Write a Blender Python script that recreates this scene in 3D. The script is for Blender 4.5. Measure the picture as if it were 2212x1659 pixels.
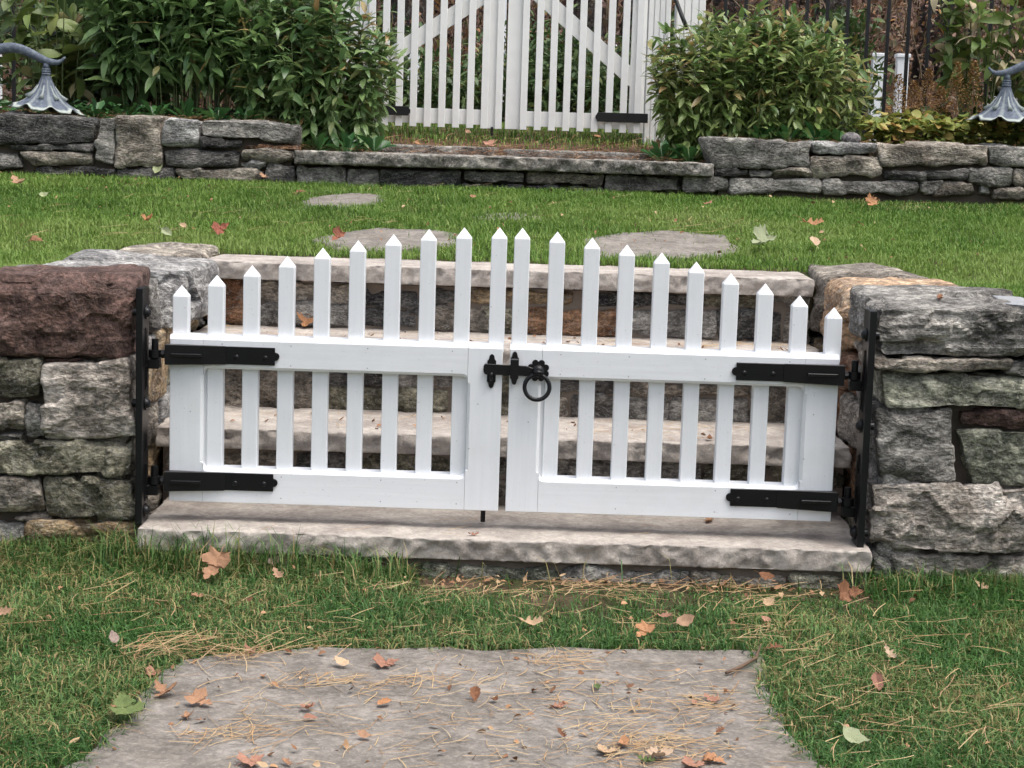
import bpy, bmesh, math, random
import numpy as np
from mathutils import Vector, Matrix, noise

# ------------------------------------------------------------------ scene, camera, light
for o in list(bpy.data.objects):
    bpy.data.objects.remove(o)
SC = bpy.context.scene
COL = SC.collection
R = math.radians
CAM_F = 3889.0                       # focal length in units of a 2212 px wide picture
CAM_TH = math.atan(514.5 / 3889)     # pitch down
CAM_RO = R(1.8)                      # roll
CAM_H = 0.934

cd = bpy.data.cameras.new('camera')
cam = bpy.data.objects.new('camera', cd)
COL.objects.link(cam)
cd.sensor_width = 36.0
cd.lens = 36.0 * CAM_F / 2212.0
cd.clip_start = 0.05
cd.clip_end = 2000
cam.matrix_world = (Matrix.Translation((0, 0, CAM_H)) @ Matrix.Rotation(math.pi / 2 - CAM_TH, 4, 'X')
                    @ Matrix.Rotation(CAM_RO, 4, 'Z'))
SC.camera = cam

SUN_AZ, SUN_EL = R(118), R(70)       # azimuth from +Y towards +X
wd = bpy.data.worlds.new('World')
SC.world = wd
wd.use_nodes = True
wn = wd.node_tree
wn.nodes.clear()
sky = wn.nodes.new('ShaderNodeTexSky')
sky.sky_type = 'NISHITA'
sky.sun_disc = False
sky.sun_elevation = SUN_EL
sky.sun_rotation = SUN_AZ
sky.air_density = 1.0
sky.dust_density = 5.0
sky.ozone_density = 1.0
hs = wn.nodes.new('ShaderNodeHueSaturation')
hs.inputs['Saturation'].default_value = 0.55
bgn = wn.nodes.new('ShaderNodeBackground')
bgn.inputs['Strength'].default_value = 0.15
wo = wn.nodes.new('ShaderNodeOutputWorld')
wn.links.new(sky.outputs[0], hs.inputs['Color'])
wn.links.new(hs.outputs[0], bgn.inputs['Color'])
wn.links.new(bgn.outputs[0], wo.inputs['Surface'])

ld = bpy.data.lights.new('sun', 'SUN')
ld.energy = 1.25
ld.angle = R(38)
ld.color = (1.0, 0.97, 0.92)
sun = bpy.data.objects.new('sun', ld)
COL.objects.link(sun)
sdir = Vector((math.sin(SUN_AZ) * math.cos(SUN_EL), math.cos(SUN_AZ) * math.cos(SUN_EL), math.sin(SUN_EL)))
sun.location = (2, -4, 8)
sun.rotation_euler = sdir.to_track_quat('Z', 'Y').to_euler()

SC.view_settings.view_transform = 'Standard'
SC.view_settings.look = 'None'
SC.view_settings.exposure = 0.76
SC.view_settings.gamma = 1.0
SC.view_settings.use_curve_mapping = False
SC.render.engine = 'CYCLES'
SC.cycles.use_denoising = True
SC.cycles.use_adaptive_sampling = True
SC.cycles.adaptive_threshold = 0.035
SC.cycles.max_bounces = 5
SC.cycles.diffuse_bounces = 3
SC.cycles.glossy_bounces = 2
SC.cycles.transmission_bounces = 2
SC.cycles.transparent_max_bounces = 4
SC.render.film_transparent = False

rnd = random.Random(7)
NR = np.random.default_rng(11)


# ------------------------------------------------------------------ measuring helpers (picture -> real places)
def ray(x, y):
    dx, dy = x - 1106.0, y - 829.5
    a = dx * math.cos(CAM_RO) + dy * math.sin(CAM_RO)
    b = -dx * math.sin(CAM_RO) + dy * math.cos(CAM_RO)
    return (a / CAM_F, math.cos(CAM_TH) - b / CAM_F * math.sin(CAM_TH), -math.sin(CAM_TH) - b / CAM_F * math.cos(CAM_TH))


def D(x, y, Y):
    d = ray(x, y)
    s = Y / d[1]
    return Vector((d[0] * s, Y, CAM_H + d[2] * s))


def G(x, y, z):
    d = ray(x, y)
    s = (z - CAM_H) / d[2]
    return Vector((d[0] * s, d[1] * s, z))


def crop(ox, oy, k):
    return lambda x, y: ((ox + x * k) * 0.86406, (oy + y * k) * 0.86406)


# ------------------------------------------------------------------ node helpers
def nd(nt, t, ins=None, **props):
    n = nt.nodes.new(t)
    for k, v in props.items():
        setattr(n, k, v)
    for k, v in (ins or {}).items():
        s = n.inputs[k]
        if isinstance(v, bpy.types.NodeSocket):
            nt.links.new(v, s)
        else:
            s.default_value = v
    return n


def c4(c):
    return (c[0], c[1], c[2], 1.0)


def ramp(nt, fac, stops, interp='LINEAR'):
    n = nt.nodes.new('ShaderNodeValToRGB')
    n.color_ramp.interpolation = interp
    el = n.color_ramp.elements
    while len(el) < len(stops):
        el.new(0.5)
    for e, (p, c) in zip(el, stops):
        e.position = p
        e.color = c4(c) if not isinstance(c, float) else (c, c, c, 1)
    nt.links.new(fac, n.inputs[0])
    return n.outputs[0]


def new_mat(name):
    m = bpy.data.materials.new(name)
    m.use_nodes = True
    nt = m.node_tree
    nt.nodes.clear()
    out = nt.nodes.new('ShaderNodeOutputMaterial')
    return m, nt, out


def obj_coords(nt, spread=37.0):
    tc = nd(nt, 'ShaderNodeTexCoord')
    oi = nd(nt, 'ShaderNodeObjectInfo')
    mul = nd(nt, 'ShaderNodeMath', {0: oi.outputs['Random'], 1: spread}, operation='MULTIPLY')
    add = nd(nt, 'ShaderNodeVectorMath', {0: tc.outputs['Object'], 1: mul.outputs[0]}, operation='ADD')
    return add.outputs[0], oi.outputs['Random']


def noise_tex(nt, vec, scale, detail=6, rough=0.6, dist=0.0):
    return nd(nt, 'ShaderNodeTexNoise', {'Vector': vec, 'Scale': scale, 'Detail': detail, 'Roughness': rough, 'Distortion': dist}).outputs[0]


def stone_mat(name, c1, c2, c3, spot=(0.5, 0.48, 0.44), spot_amt=0.5, con=0.55, patch=0.3, vein=0.35, crack=1.1, strata=1.0, bump=0.75, rot=(0.2, 0.1, 0.1), rough=0.85, vary=0.16):
    m, nt, out = new_mat(name)
    vec, rn = obj_coords(nt)
    r1 = nd(nt, 'ShaderNodeMath', {0: rn, 1: 1.6, 2: -0.8}, operation='MULTIPLY_ADD')
    r7 = nd(nt, 'ShaderNodeMath', {0: rn, 1: 7.0}, operation='MULTIPLY')
    r8 = nd(nt, 'ShaderNodeMath', {0: r7.outputs[0]}, operation='FRACT')
    r9 = nd(nt, 'ShaderNodeMath', {0: r8.outputs[0], 1: 1.4, 2: -0.7}, operation='MULTIPLY_ADD')
    rv = nd(nt, 'ShaderNodeCombineXYZ', {0: r1.outputs[0], 1: r9.outputs[0]})
    mp = nd(nt, 'ShaderNodeMapping', {'Vector': vec, 'Rotation': rv.outputs[0], 'Scale': (1, 1, 1 + 1.0 * strata)})
    n1 = noise_tex(nt, vec, 7, 5, 0.62, 0.4)
    n2 = noise_tex(nt, mp.outputs[0], 14, 7, 0.72, 0.5)
    n3 = noise_tex(nt, mp.outputs[0], 62, 4, 0.7, 0.3)
    n4 = noise_tex(nt, vec, 130, 4, 0.6)
    base = ramp(nt, n1, [(0.38, c1), (0.50, c2), (0.62, c3)])
    st = ramp(nt, n2, [(0.41, 0.38), (0.50, 1.0), (0.585, 1.75)])
    a = nd(nt, 'ShaderNodeMixRGB', {'Fac': con, 'Color1': base, 'Color2': st}, blend_type='MULTIPLY').outputs[0]
    sp = ramp(nt, n3, [(0.40, 0.35), (0.5, 1.0), (0.60, 2.0)])
    a = nd(nt, 'ShaderNodeMixRGB', {'Fac': con, 'Color1': a, 'Color2': sp}, blend_type='MULTIPLY').outputs[0]
    sf = ramp(nt, n4, [(0.57, 0.0), (0.66, 1.0)])
    sfm = nd(nt, 'ShaderNodeMath', {0: sf, 1: spot_amt}, operation='MULTIPLY')
    a = nd(nt, 'ShaderNodeMixRGB', {'Fac': sfm.outputs[0], 'Color1': a, 'Color2': c4(spot)}).outputs[0]
    # weathered patches with a shape of their own
    n5 = noise_tex(nt, vec, 4.2, 5, 0.75, 1.2)
    pf = ramp(nt, n5, [(0.54, 0.0), (0.60, float(patch))])
    a = nd(nt, 'ShaderNodeMixRGB', {'Fac': pf, 'Color1': a, 'Color2': c4([v * 0.45 for v in c1])}).outputs[0]
    if vein:
        n6 = noise_tex(nt, mp.outputs[0], 3.4, 7, 0.6, 1.8)
        vf = ramp(nt, n6, [(0.485, 0.0), (0.50, float(vein)), (0.515, 0.0)])
        a = nd(nt, 'ShaderNodeMixRGB', {'Fac': vf, 'Color1': a, 'Color2': c4(spot)}).outputs[0]
    val = nd(nt, 'ShaderNodeMath', {0: rn, 1: 2 * vary, 2: 1.0 - vary}, operation='MULTIPLY_ADD')
    a = nd(nt, 'ShaderNodeHueSaturation', {'Color': a, 'Value': val.outputs[0]}).outputs[0]
    h1 = nd(nt, 'ShaderNodeMath', {0: n2, 1: 1.5, 2: n3}, operation='MULTIPLY_ADD')
    h2 = nd(nt, 'ShaderNodeMath', {0: n4, 1: 0.35, 2: h1.outputs[0]}, operation='MULTIPLY_ADD')
    dn = nd(nt, 'ShaderNodeTexNoise', {'Vector': vec, 'Scale': 11.0, 'Detail': 3.0})
    dv = nd(nt, 'ShaderNodeVectorMath', {0: dn.outputs['Color'], 1: (0.09, 0.09, 0.09), 2: mp.outputs[0]}, operation='MULTIPLY_ADD')
    vo1 = nd(nt, 'ShaderNodeTexVoronoi', {'Vector': dv.outputs[0], 'Scale': 17.0}, distance='CHEBYCHEV')
    vo2 = nd(nt, 'ShaderNodeTexVoronoi', {'Vector': dv.outputs[0], 'Scale': 52.0}, distance='CHEBYCHEV')
    h2 = nd(nt, 'ShaderNodeMath', {0: vo1.outputs['Distance'], 1: crack, 2: h2.outputs[0]}, operation='MULTIPLY_ADD')
    h2 = nd(nt, 'ShaderNodeMath', {0: vo2.outputs['Distance'], 1: crack * 0.45, 2: h2.outputs[0]}, operation='MULTIPLY_ADD')
    bp = nd(nt, 'ShaderNodeBump', {'Strength': bump, 'Distance': 0.030, 'Height': h2.outputs[0]})
    p = nd(nt, 'ShaderNodeBsdfPrincipled', {'Base Color': a, 'Roughness': rough, 'Normal': bp.outputs[0], 'Specular IOR Level': 0.3})
    nt.links.new(p.outputs[0], out.inputs[0])
    return m


def plain_mat(name, col, rough=0.5, bump=0.0, bscale=80, var=0.06, spec=0.5, metal=0.0, vscale=12):
    m, nt, out = new_mat(name)
    vec, rn = obj_coords(nt)
    n1 = noise_tex(nt, vec, vscale, 6, 0.6)
    v = ramp(nt, n1, [(0.3, 1.0 - var), (0.7, 1.0 + var)])
    a = nd(nt, 'ShaderNodeMixRGB', {'Fac': 1.0, 'Color1': c4(col), 'Color2': v}, blend_type='MULTIPLY').outputs[0]
    ins = {'Base Color': a, 'Roughness': rough, 'Specular IOR Level': spec, 'Metallic': metal}
    if bump:
        n2 = noise_tex(nt, vec, bscale, 5, 0.6)
        ins['Normal'] = nd(nt, 'ShaderNodeBump', {'Strength': bump, 'Distance': 0.004, 'Height': n2}).outputs[0]
    p = nd(nt, 'ShaderNodeBsdfPrincipled', ins)
    nt.links.new(p.outputs[0], out.inputs[0])
    return m


def leaf_mat(name, stops, rough=0.45, trans=0.22, spec=0.4, blotch=0.0, blotch_col=(0.2, 0.1, 0.04), interp='LINEAR', bump=0.0):
    """colour picked per leaf from an attribute (joined foliage) or the object's own random number (single leaves)"""
    m, nt, out = new_mat(name)
    at = nd(nt, 'ShaderNodeAttribute', attribute_name='rnd')
    oi = nd(nt, 'ShaderNodeObjectInfo')
    sm = nd(nt, 'ShaderNodeMath', {0: at.outputs['Fac'], 1: oi.outputs['Random']}, operation='ADD')
    fr = nd(nt, 'ShaderNodeMath', {0: sm.outputs[0]}, operation='FRACT')
    a = ramp(nt, fr.outputs[0], stops, interp)
    tc = nd(nt, 'ShaderNodeTexCoord')
    n1 = noise_tex(nt, tc.outputs['Object'], 60, 4, 0.6)
    v = ramp(nt, n1, [(0.3, 0.8), (0.7, 1.2)])
    a = nd(nt, 'ShaderNodeMixRGB', {'Fac': 1.0, 'Color1': a, 'Color2': v}, blend_type='MULTIPLY').outputs[0]
    if blotch:
        n2 = noise_tex(nt, tc.outputs['Object'], 34, 5, 0.7, 1.0)
        f = ramp(nt, n2, [(0.52, 0.0), (0.62, float(blotch))])
        a = nd(nt, 'ShaderNodeMixRGB', {'Fac': f, 'Color1': a, 'Color2': c4(blotch_col)}).outputs[0]
    ins = {'Base Color': a, 'Roughness': rough, 'Specular IOR Level': spec}
    if bump:
        n3 = noise_tex(nt, tc.outputs['Object'], 140, 3, 0.6)
        ins['Normal'] = nd(nt, 'ShaderNodeBump', {'Strength': bump, 'Distance': 0.003, 'Height': n3}).outputs[0]
    p = nd(nt, 'ShaderNodeBsdfPrincipled', ins)
    t = nd(nt, 'ShaderNodeBsdfTranslucent', {'Color': a})
    mx = nd(nt, 'ShaderNodeMixShader', {0: trans, 1: p.outputs[0], 2: t.outputs[0]})
    nt.links.new(mx.outputs[0], out.inputs[0])
    return m


# ------------------------------------------------------------------ object helpers
def tag(o, label=None, cat=None, group=None, kind=None):
    if label:
        o['label'] = label
    if cat:
        o['category'] = cat
    if group:
        o['group'] = group
    if kind:
        o['kind'] = kind
    return o


def thing(name, loc, label, cat, group=None):
    o = bpy.data.objects.new(name, None)
    o.empty_display_size = 0.05
    COL.objects.link(o)
    o.location = loc
    return tag(o, label, cat, group)


def wloc(o):
    v = Vector((0, 0, 0))
    while o is not None:
        v = v + o.location
        o = o.parent
    return v


def link(name, me, m, parent=None, origin=None):
    """mesh given in world coordinates -> object with its own origin, child of parent (parents are never rotated)"""
    if origin is None:
        n = len(me.vertices)
        co = np.empty(n * 3, dtype=np.float32)
        me.vertices.foreach_get('co', co)
        co = co.reshape(-1, 3)
        origin = Vector([float(v) for v in (co.min(0) + co.max(0)) / 2])
    me.transform(Matrix.Translation(-Vector(origin)))
    if m is not None and not me.materials:
        me.materials.append(m)
    o = bpy.data.objects.new(name, me)
    COL.objects.link(o)
    if parent is not None:
        o.parent = parent
        o.location = Vector(origin) - wloc(parent)
    else:
        o.location = origin
    return o


def bm_obj(name, bm, m, parent=None, smooth=False, origin=None):
    me = bpy.data.meshes.new(name)
    bm.to_mesh(me)
    bm.free()
    if smooth:
        me.polygons.foreach_set('use_smooth', [True] * len(me.polygons))
    return link(name, me, m, parent, origin)


def bbox(bm, x0, x1, y0, y1, z0, z1):
    vs = [bm.verts.new(p) for p in ((x0, y0, z0), (x1, y0, z0), (x1, y1, z0), (x0, y1, z0), (x0, y0, z1), (x1, y0, z1), (x1, y1, z1), (x0, y1, z1))]
    fs = [bm.faces.new([vs[i] for i in f]) for f in ((0, 3, 2, 1), (4, 5, 6, 7), (0, 1, 5, 4), (1, 2, 6, 5), (2, 3, 7, 6), (3, 0, 4, 7))]
    return vs, fs


def bevel(bm, w, seg=2):
    bmesh.ops.bevel(bm, geom=list(bm.edges), offset=w, segments=seg, profile=0.6, affect='EDGES', clamp_overlap=True)


def box_obj(name, dims, m, parent=None, bev=0.002, seg=2):
    bm = bmesh.new()
    bbox(bm, *dims)
    if bev:
        bevel(bm, bev, seg)
    return bm_obj(name, bm, m, parent)


def cyl(bm, p0, p1, r0, r1=None, n=14, cap=True):
    p0, p1 = Vector(p0), Vector(p1)
    r1 = r0 if r1 is None else r1
    q = (p1 - p0).to_track_quat('Z', 'Y')
    a, b = [], []
    for i in range(n):
        t = 2 * math.pi * i / n
        d = q @ Vector((math.cos(t), math.sin(t), 0))
        a.append(bm.verts.new(p0 + d * r0))
        b.append(bm.verts.new(p1 + d * r1))
    for i in range(n):
        bm.faces.new((a[i], a[(i + 1) % n], b[(i + 1) % n], b[i]))
    if cap:
        bm.faces.new(a[::-1])
        bm.faces.new(b)


def dome(bm, c, axis, r, h, n=12, rings=4):
    """rounded bolt head"""
    c, q = Vector(c), Vector(axis).to_track_quat('Z', 'Y')
    prev = None
    for k in range(rings):
        t = k / rings * math.pi / 2
        ring = [bm.verts.new(c + q @ Vector((math.cos(2 * math.pi * i / n) * r * math.cos(t), math.sin(2 * math.pi * i / n) * r * math.cos(t), h * math.sin(t)))) for i in range(n)]
        if prev:
            for i in range(n):
                bm.faces.new((prev[i], prev[(i + 1) % n], ring[(i + 1) % n], ring[i]))
        prev = ring
    top = bm.verts.new(c + q @ Vector((0, 0, h)))
    for i in range(n):
        bm.faces.new((prev[i], prev[(i + 1) % n], top))


def tube(bm, pts, rad, n=8, closed=False, cap=True):
    pts = [Vector(p) for p in pts]
    rings = []
    m = len(pts)
    ref = Vector((0.13, 0.31, 0.94)).normalized()
    for i, p in enumerate(pts):
        if closed:
            t = pts[(i + 1) % m] - pts[i - 1]
        else:
            t = pts[min(i + 1, m - 1)] - pts[max(i - 1, 0)]
        t.normalize()
        u = t.cross(ref)
        if u.length < 1e-3:
            u = t.cross(Vector((1, 0, 0)))
        u.normalize()
        v = t.cross(u)
        r = rad[i] if isinstance(rad, (list, tuple)) else rad
        rings.append([bm.verts.new(p + (u * math.cos(2 * math.pi * k / n) + v * math.sin(2 * math.pi * k / n)) * r) for k in range(n)])
    for i in range(m if closed else m - 1):
        a, b = rings[i], rings[(i + 1) % m]
        for k in range(n):
            bm.faces.new((a[k], a[(k + 1) % n], b[(k + 1) % n], b[k]))
    if cap and not closed:
        bm.faces.new(rings[0][::-1])
        bm.faces.new(rings[-1])


def prism(bm, poly, y0, y1):
    """front outline (x, z) extruded from y0 (front) to y1"""
    a = [bm.verts.new((x, y0, z)) for x, z in poly]
    b = [bm.verts.new((x, y1, z)) for x, z in poly]
    n = len(poly)
    for i in range(n):
        bm.faces.new((a[i], b[i], b[(i + 1) % n], a[(i + 1) % n]))
    bm.faces.new(a)
    bm.faces.new(b[::-1])
    bmesh.ops.recalc_face_normals(bm, faces=list(bm.faces))


def tri_mesh(name, V, T, rn=None, smooth=False):
    V = np.ascontiguousarray(V, dtype=np.float32).reshape(-1, 3)
    T = np.ascontiguousarray(T, dtype=np.int32).reshape(-1, 3)
    me = bpy.data.meshes.new(name)
    me.vertices.add(len(V))
    me.vertices.foreach_set('co', V.ravel())
    me.loops.add(T.size)
    me.loops.foreach_set('vertex_index', T.ravel())
    me.polygons.add(len(T))
    me.polygons.foreach_set('loop_start', np.arange(0, T.size, 3, dtype=np.int32))
    if smooth:
        me.polygons.foreach_set('use_smooth', np.ones(len(T), dtype=bool))
    me.update(calc_edges=True)
    if rn is not None:
        at = me.attributes.new('rnd', 'FLOAT', 'POINT')
        at.data.foreach_set('value', np.ascontiguousarray(rn, dtype=np.float32))
    return me


# ------------------------------------------------------------------ materials
GREY = stone_mat('stone_grey', (0.11, 0.103, 0.093), (0.215, 0.203, 0.183), (0.33, 0.312, 0.282))
DARK = stone_mat('stone_dark_slate', (0.035, 0.0338, 0.0338), (0.075, 0.0725, 0.0688), (0.1438, 0.135, 0.125), spot_amt=0.3, strata=1.5)
LIGHTG = stone_mat('stone_light_grey', (0.156, 0.1536, 0.15), (0.3, 0.288, 0.276), (0.48, 0.468, 0.444), spot=(0.6, 0.59, 0.57))
GREYBR = stone_mat('stone_grey_brown', (0.1349, 0.1136, 0.0909), (0.2698, 0.2343, 0.1917), (0.4118, 0.3621, 0.2982))
WARM = stone_mat('stone_warm_grey', (0.21, 0.18, 0.15), (0.37, 0.325, 0.28), (0.50, 0.45, 0.40), patch=.2)
OLIVE = stone_mat('stone_olive_grey', (0.0841, 0.0769, 0.0522), (0.1812, 0.1668, 0.1189), (0.2972, 0.2755, 0.203), strata=0.5)
TAN = stone_mat('stone_tan', (0.187, 0.1265, 0.0715), (0.341, 0.2475, 0.143), (0.484, 0.374, 0.242), strata=0.6)
TANROSE = stone_mat('stone_rose_tan', (0.24, 0.15, 0.09), (0.42, 0.28, 0.17), (0.52, 0.39, 0.27), strata=0.5, bump=0.4)
RUST = stone_mat('stone_rust', (0.102, 0.048, 0.0264), (0.204, 0.102, 0.054), (0.312, 0.18, 0.102), spot_amt=0.3)
PURPLE = stone_mat('stone_purple_brown', (0.074, 0.043, 0.034), (0.125, 0.075, 0.061), (0.185, 0.118, 0.10), spot=(0.25, 0.18, 0.16), spot_amt=0.35, strata=0.2, vary=0.03)
GREENG = stone_mat('stone_green_grey', (0.1105, 0.117, 0.0845), (0.2405, 0.2405, 0.182), (0.39, 0.3835, 0.3055), strata=0.7)
LIME = stone_mat('slab_limestone', (0.285, 0.25, 0.222), (0.365, 0.325, 0.288), (0.43, 0.388, 0.345), spot=(0.6, 0.54, 0.48), spot_amt=0.25, strata=0.2, bump=0.22, vary=0.04, con=0.16, patch=0.0, vein=0.0, crack=0.3)
COPE = stone_mat('slab_weathered', (0.09, 0.0816, 0.0696), (0.18, 0.1656, 0.144), (0.288, 0.27, 0.24), strata=0.3, bump=0.4, vary=0.04)
FLAG = stone_mat('flagstone', (0.160, 0.142, 0.122), (0.190, 0.170, 0.148), (0.222, 0.201, 0.178), spot=(0.42, 0.38, 0.34), spot_amt=0.3, strata=-0.2, bump=0.25, vary=0.05, con=0.24, patch=0.10, vein=0.0, crack=0.15)
CORE = plain_mat('wall_core_earth', (0.085, 0.068, 0.052), 0.95, 0.6, 60, 0.3)
MORTAR = plain_mat('mortar', (0.16, 0.13, 0.105), 0.95, 0.7, 90, 0.25)
WHITE = plain_mat('white_gate_paint', (0.79, 0.805, 0.825), 0.42, 0.22, 55, 0.035, 0.4, vscale=9)
WHITE2 = plain_mat('white_weathered_paint', (0.85, 0.845, 0.82), 0.55, 0.15, 40, 0.04, 0.3)
BLACK = plain_mat('black_powder_coat', (0.006, 0.006, 0.007), 0.34, 0.15, 220, 0.15, 0.3)


def paint_mat(name, col, stretch):
    m, nt, out = new_mat(name)
    vec, rn = obj_coords(nt)
    mp = nd(nt, 'ShaderNodeMapping', {'Vector': vec, 'Scale': stretch})
    g = noise_tex(nt, mp.outputs[0], 26, 5, 0.65, 0.2)
    sm = noise_tex(nt, vec, 6, 5, 0.6)
    v = ramp(nt, g, [(0.38, 0.98), (0.60, 1.01)])
    a = nd(nt, 'ShaderNodeMixRGB', {'Fac': 1.0, 'Color1': c4(col), 'Color2': v}, blend_type='MULTIPLY').outputs[0]
    d = ramp(nt, sm, [(0.52, 0.0), (0.64, 0.11)])
    a = nd(nt, 'ShaderNodeMixRGB', {'Fac': d, 'Color1': a, 'Color2': (0.50, 0.52, 0.46, 1)}).outputs[0]
    sp = noise_tex(nt, vec, 210, 2, 0.5)
    s = ramp(nt, sp, [(0.70, 0.0), (0.76, 0.5)])
    a = nd(nt, 'ShaderNodeMixRGB', {'Fac': s, 'Color1': a, 'Color2': (0.30, 0.27, 0.22, 1)}).outputs[0]
    b = nd(nt, 'ShaderNodeBump', {'Strength': 0.12, 'Distance': 0.004, 'Height': g}).outputs[0]
    p = nd(nt, 'ShaderNodeBsdfPrincipled', {'Base Color': a, 'Roughness': 0.45, 'Specular IOR Level': 0.4, 'Normal': b})
    nt.links.new(p.outputs[0], out.inputs[0])
    return m


WHITE_V = paint_mat('white_paint_upright_grain', (0.79, 0.805, 0.825), (3.0, 3.0, 0.16))
WHITE_H = paint_mat('white_paint_level_grain', (0.79, 0.805, 0.825), (0.16, 3.0, 3.0))
IRON = plain_mat('black_iron', (0.010, 0.010, 0.011), 0.5, 0.1, 120, 0.2, 0.4)
ZINC = plain_mat('zinc_bolt', (0.45, 0.45, 0.46), 0.35, 0.0, 80, 0.1, 0.5, 0.9)
PLASTIC = plain_mat('white_plastic_film', (0.78, 0.80, 0.83), 0.25, 0.1, 60, 0.03)


# ------------------------------------------------------------------ the ground
def z_lawn(y):
    return 0.563 if y < 5.45 else 0.563 + (y - 5.45) * 0.088


def zg(x, y):
    if y < 4.43:
        return -0.092
    if -1.01 < x < 0.98 and y < 5.38:
        return -0.10
    if y < 7.71:
        return z_lawn(y)
    if -1.0 < x < 0.86 and y < 9.4:
        land = 0.868 + (y - 7.71) * 0.098
    else:
        land = (0.985 if x < 0 else 0.972) + (y - 7.71) * 0.022
    t = min(1.0, max(0.0, (y - 9.0) / 1.0))
    far = 1.03 + max(0.0, min(y, 18) - 10.0) * 0.004
    if y > 18:
        far += (min(y, 110) - 18) * 0.16
    return land * (1 - t) + far * t


def build_ground():
    xs = [-420, -160, -70, -35, -20, -12, -8, -6, -5, -4.4] + [round(-4 + 0.125 * i, 3) for i in range(65)] + [4.4, 5, 6, 8, 12, 20, 35, 70, 160, 420]
    xs += [-1.02, -1.0, 0.97, 0.99, -0.99, 0.85, 0.87]
    ys = [-420, -150, -50, -20, -8, -3, 0, 1] + [round(1.5 + 0.125 * i, 3) for i in range(69)] + [10.5, 11, 12, 13, 15, 17, 18, 19, 21, 25, 30, 40, 60, 85, 110, 180, 420]
    ys += [4.42, 4.44, 5.37, 5.39, 7.70, 7.72]
    xs, ys = sorted(set(xs)), sorted(set(ys))
    bm = bmesh.new()
    grid = []
    for y in ys:
        row = []
        for x in xs:
            z = zg(x, y)
            if abs(x) < 5 and 0 < y < 18:
                z += 0.008 * noise.noise(Vector((x * 1.7, y * 1.7, 0))) - 0.006
            elif y >= 18:
                z += 0.35 * noise.noise(Vector((x * 0.12, y * 0.12, 3)))
            row.append(bm.verts.new((x, y, z)))
        grid.append(row)
    for j in range(len(ys) - 1):
        for i in range(len(xs) - 1):
            f = bm.faces.new((grid[j][i], grid[j][i + 1], grid[j + 1][i + 1], grid[j + 1][i]))
            yc, xc = (ys[j] + ys[j + 1]) / 2, (xs[i] + xs[i + 1]) / 2
            f.material_index = 0
            if yc > 7.70 and yc < 9.3:
                f.material_index = 1
            if yc > 17:
                f.material_index = 2
            f.smooth = True
    me = bpy.data.meshes.new('ground')
    bm.to_mesh(me)
    bm.free()

    def earth(name, stops, sc):
        m, nt, out = new_mat(name)
        tc = nd(nt, 'ShaderNodeTexCoord')
        n1 = noise_tex(nt, tc.outputs['Object'], sc, 9, 0.7, 0.5)
        n2 = noise_tex(nt, tc.outputs['Object'], sc * 9, 5, 0.7)
        a = ramp(nt, n1, stops)
        v = ramp(nt, n2, [(0.3, 0.5), (0.7, 1.5)])
        a = nd(nt, 'ShaderNodeMixRGB', {'Fac': 1.0, 'Color1': a, 'Color2': v}, blend_type='MULTIPLY').outputs[0]
        b = nd(nt, 'ShaderNodeBump', {'Strength': 0.8, 'Distance': 0.01, 'Height': n2}).outputs[0]
        p = nd(nt, 'ShaderNodeBsdfPrincipled', {'Base Color': a, 'Roughness': 0.95, 'Normal': b, 'Specular IOR Level': 0.1})
        nt.links.new(p.outputs[0], out.inputs[0])
        return m
    me.materials.append(earth('lawn_soil', [(0.40, (0.030, 0.045, 0.014)), (0.52, (0.055, 0.052, 0.026)), (0.62, (0.095, 0.062, 0.042))], 5))
    me.materials.append(earth('mulch_soil', [(0.35, (0.05, 0.032, 0.022)), (0.52, (0.10, 0.062, 0.040)), (0.66, (0.16, 0.105, 0.068))], 9))
    me.materials.append(earth('forest_floor', [(0.35, (0.045, 0.024, 0.014)), (0.55, (0.085, 0.048, 0.028)), (0.75, (0.12, 0.08, 0.05))], 1.2))
    o = bpy.data.objects.new('ground', me)
    COL.objects.link(o)
    tag(o, 'garden ground rising in terraces to a wooded hillside', kind='structure')


build_ground()
# ------------------------------------------------------------------ stones
def axis_params(h, r, res):
    r = min(r, h * 0.45)
    a = max(2, int(round(2 * (h - r) / res)))
    inner = np.linspace(-(h - r), h - r, a + 1)
    e = np.array([0.0, 0.55]) * r
    return np.concatenate([-h + e, inner, (h - e)[::-1]])


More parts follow.
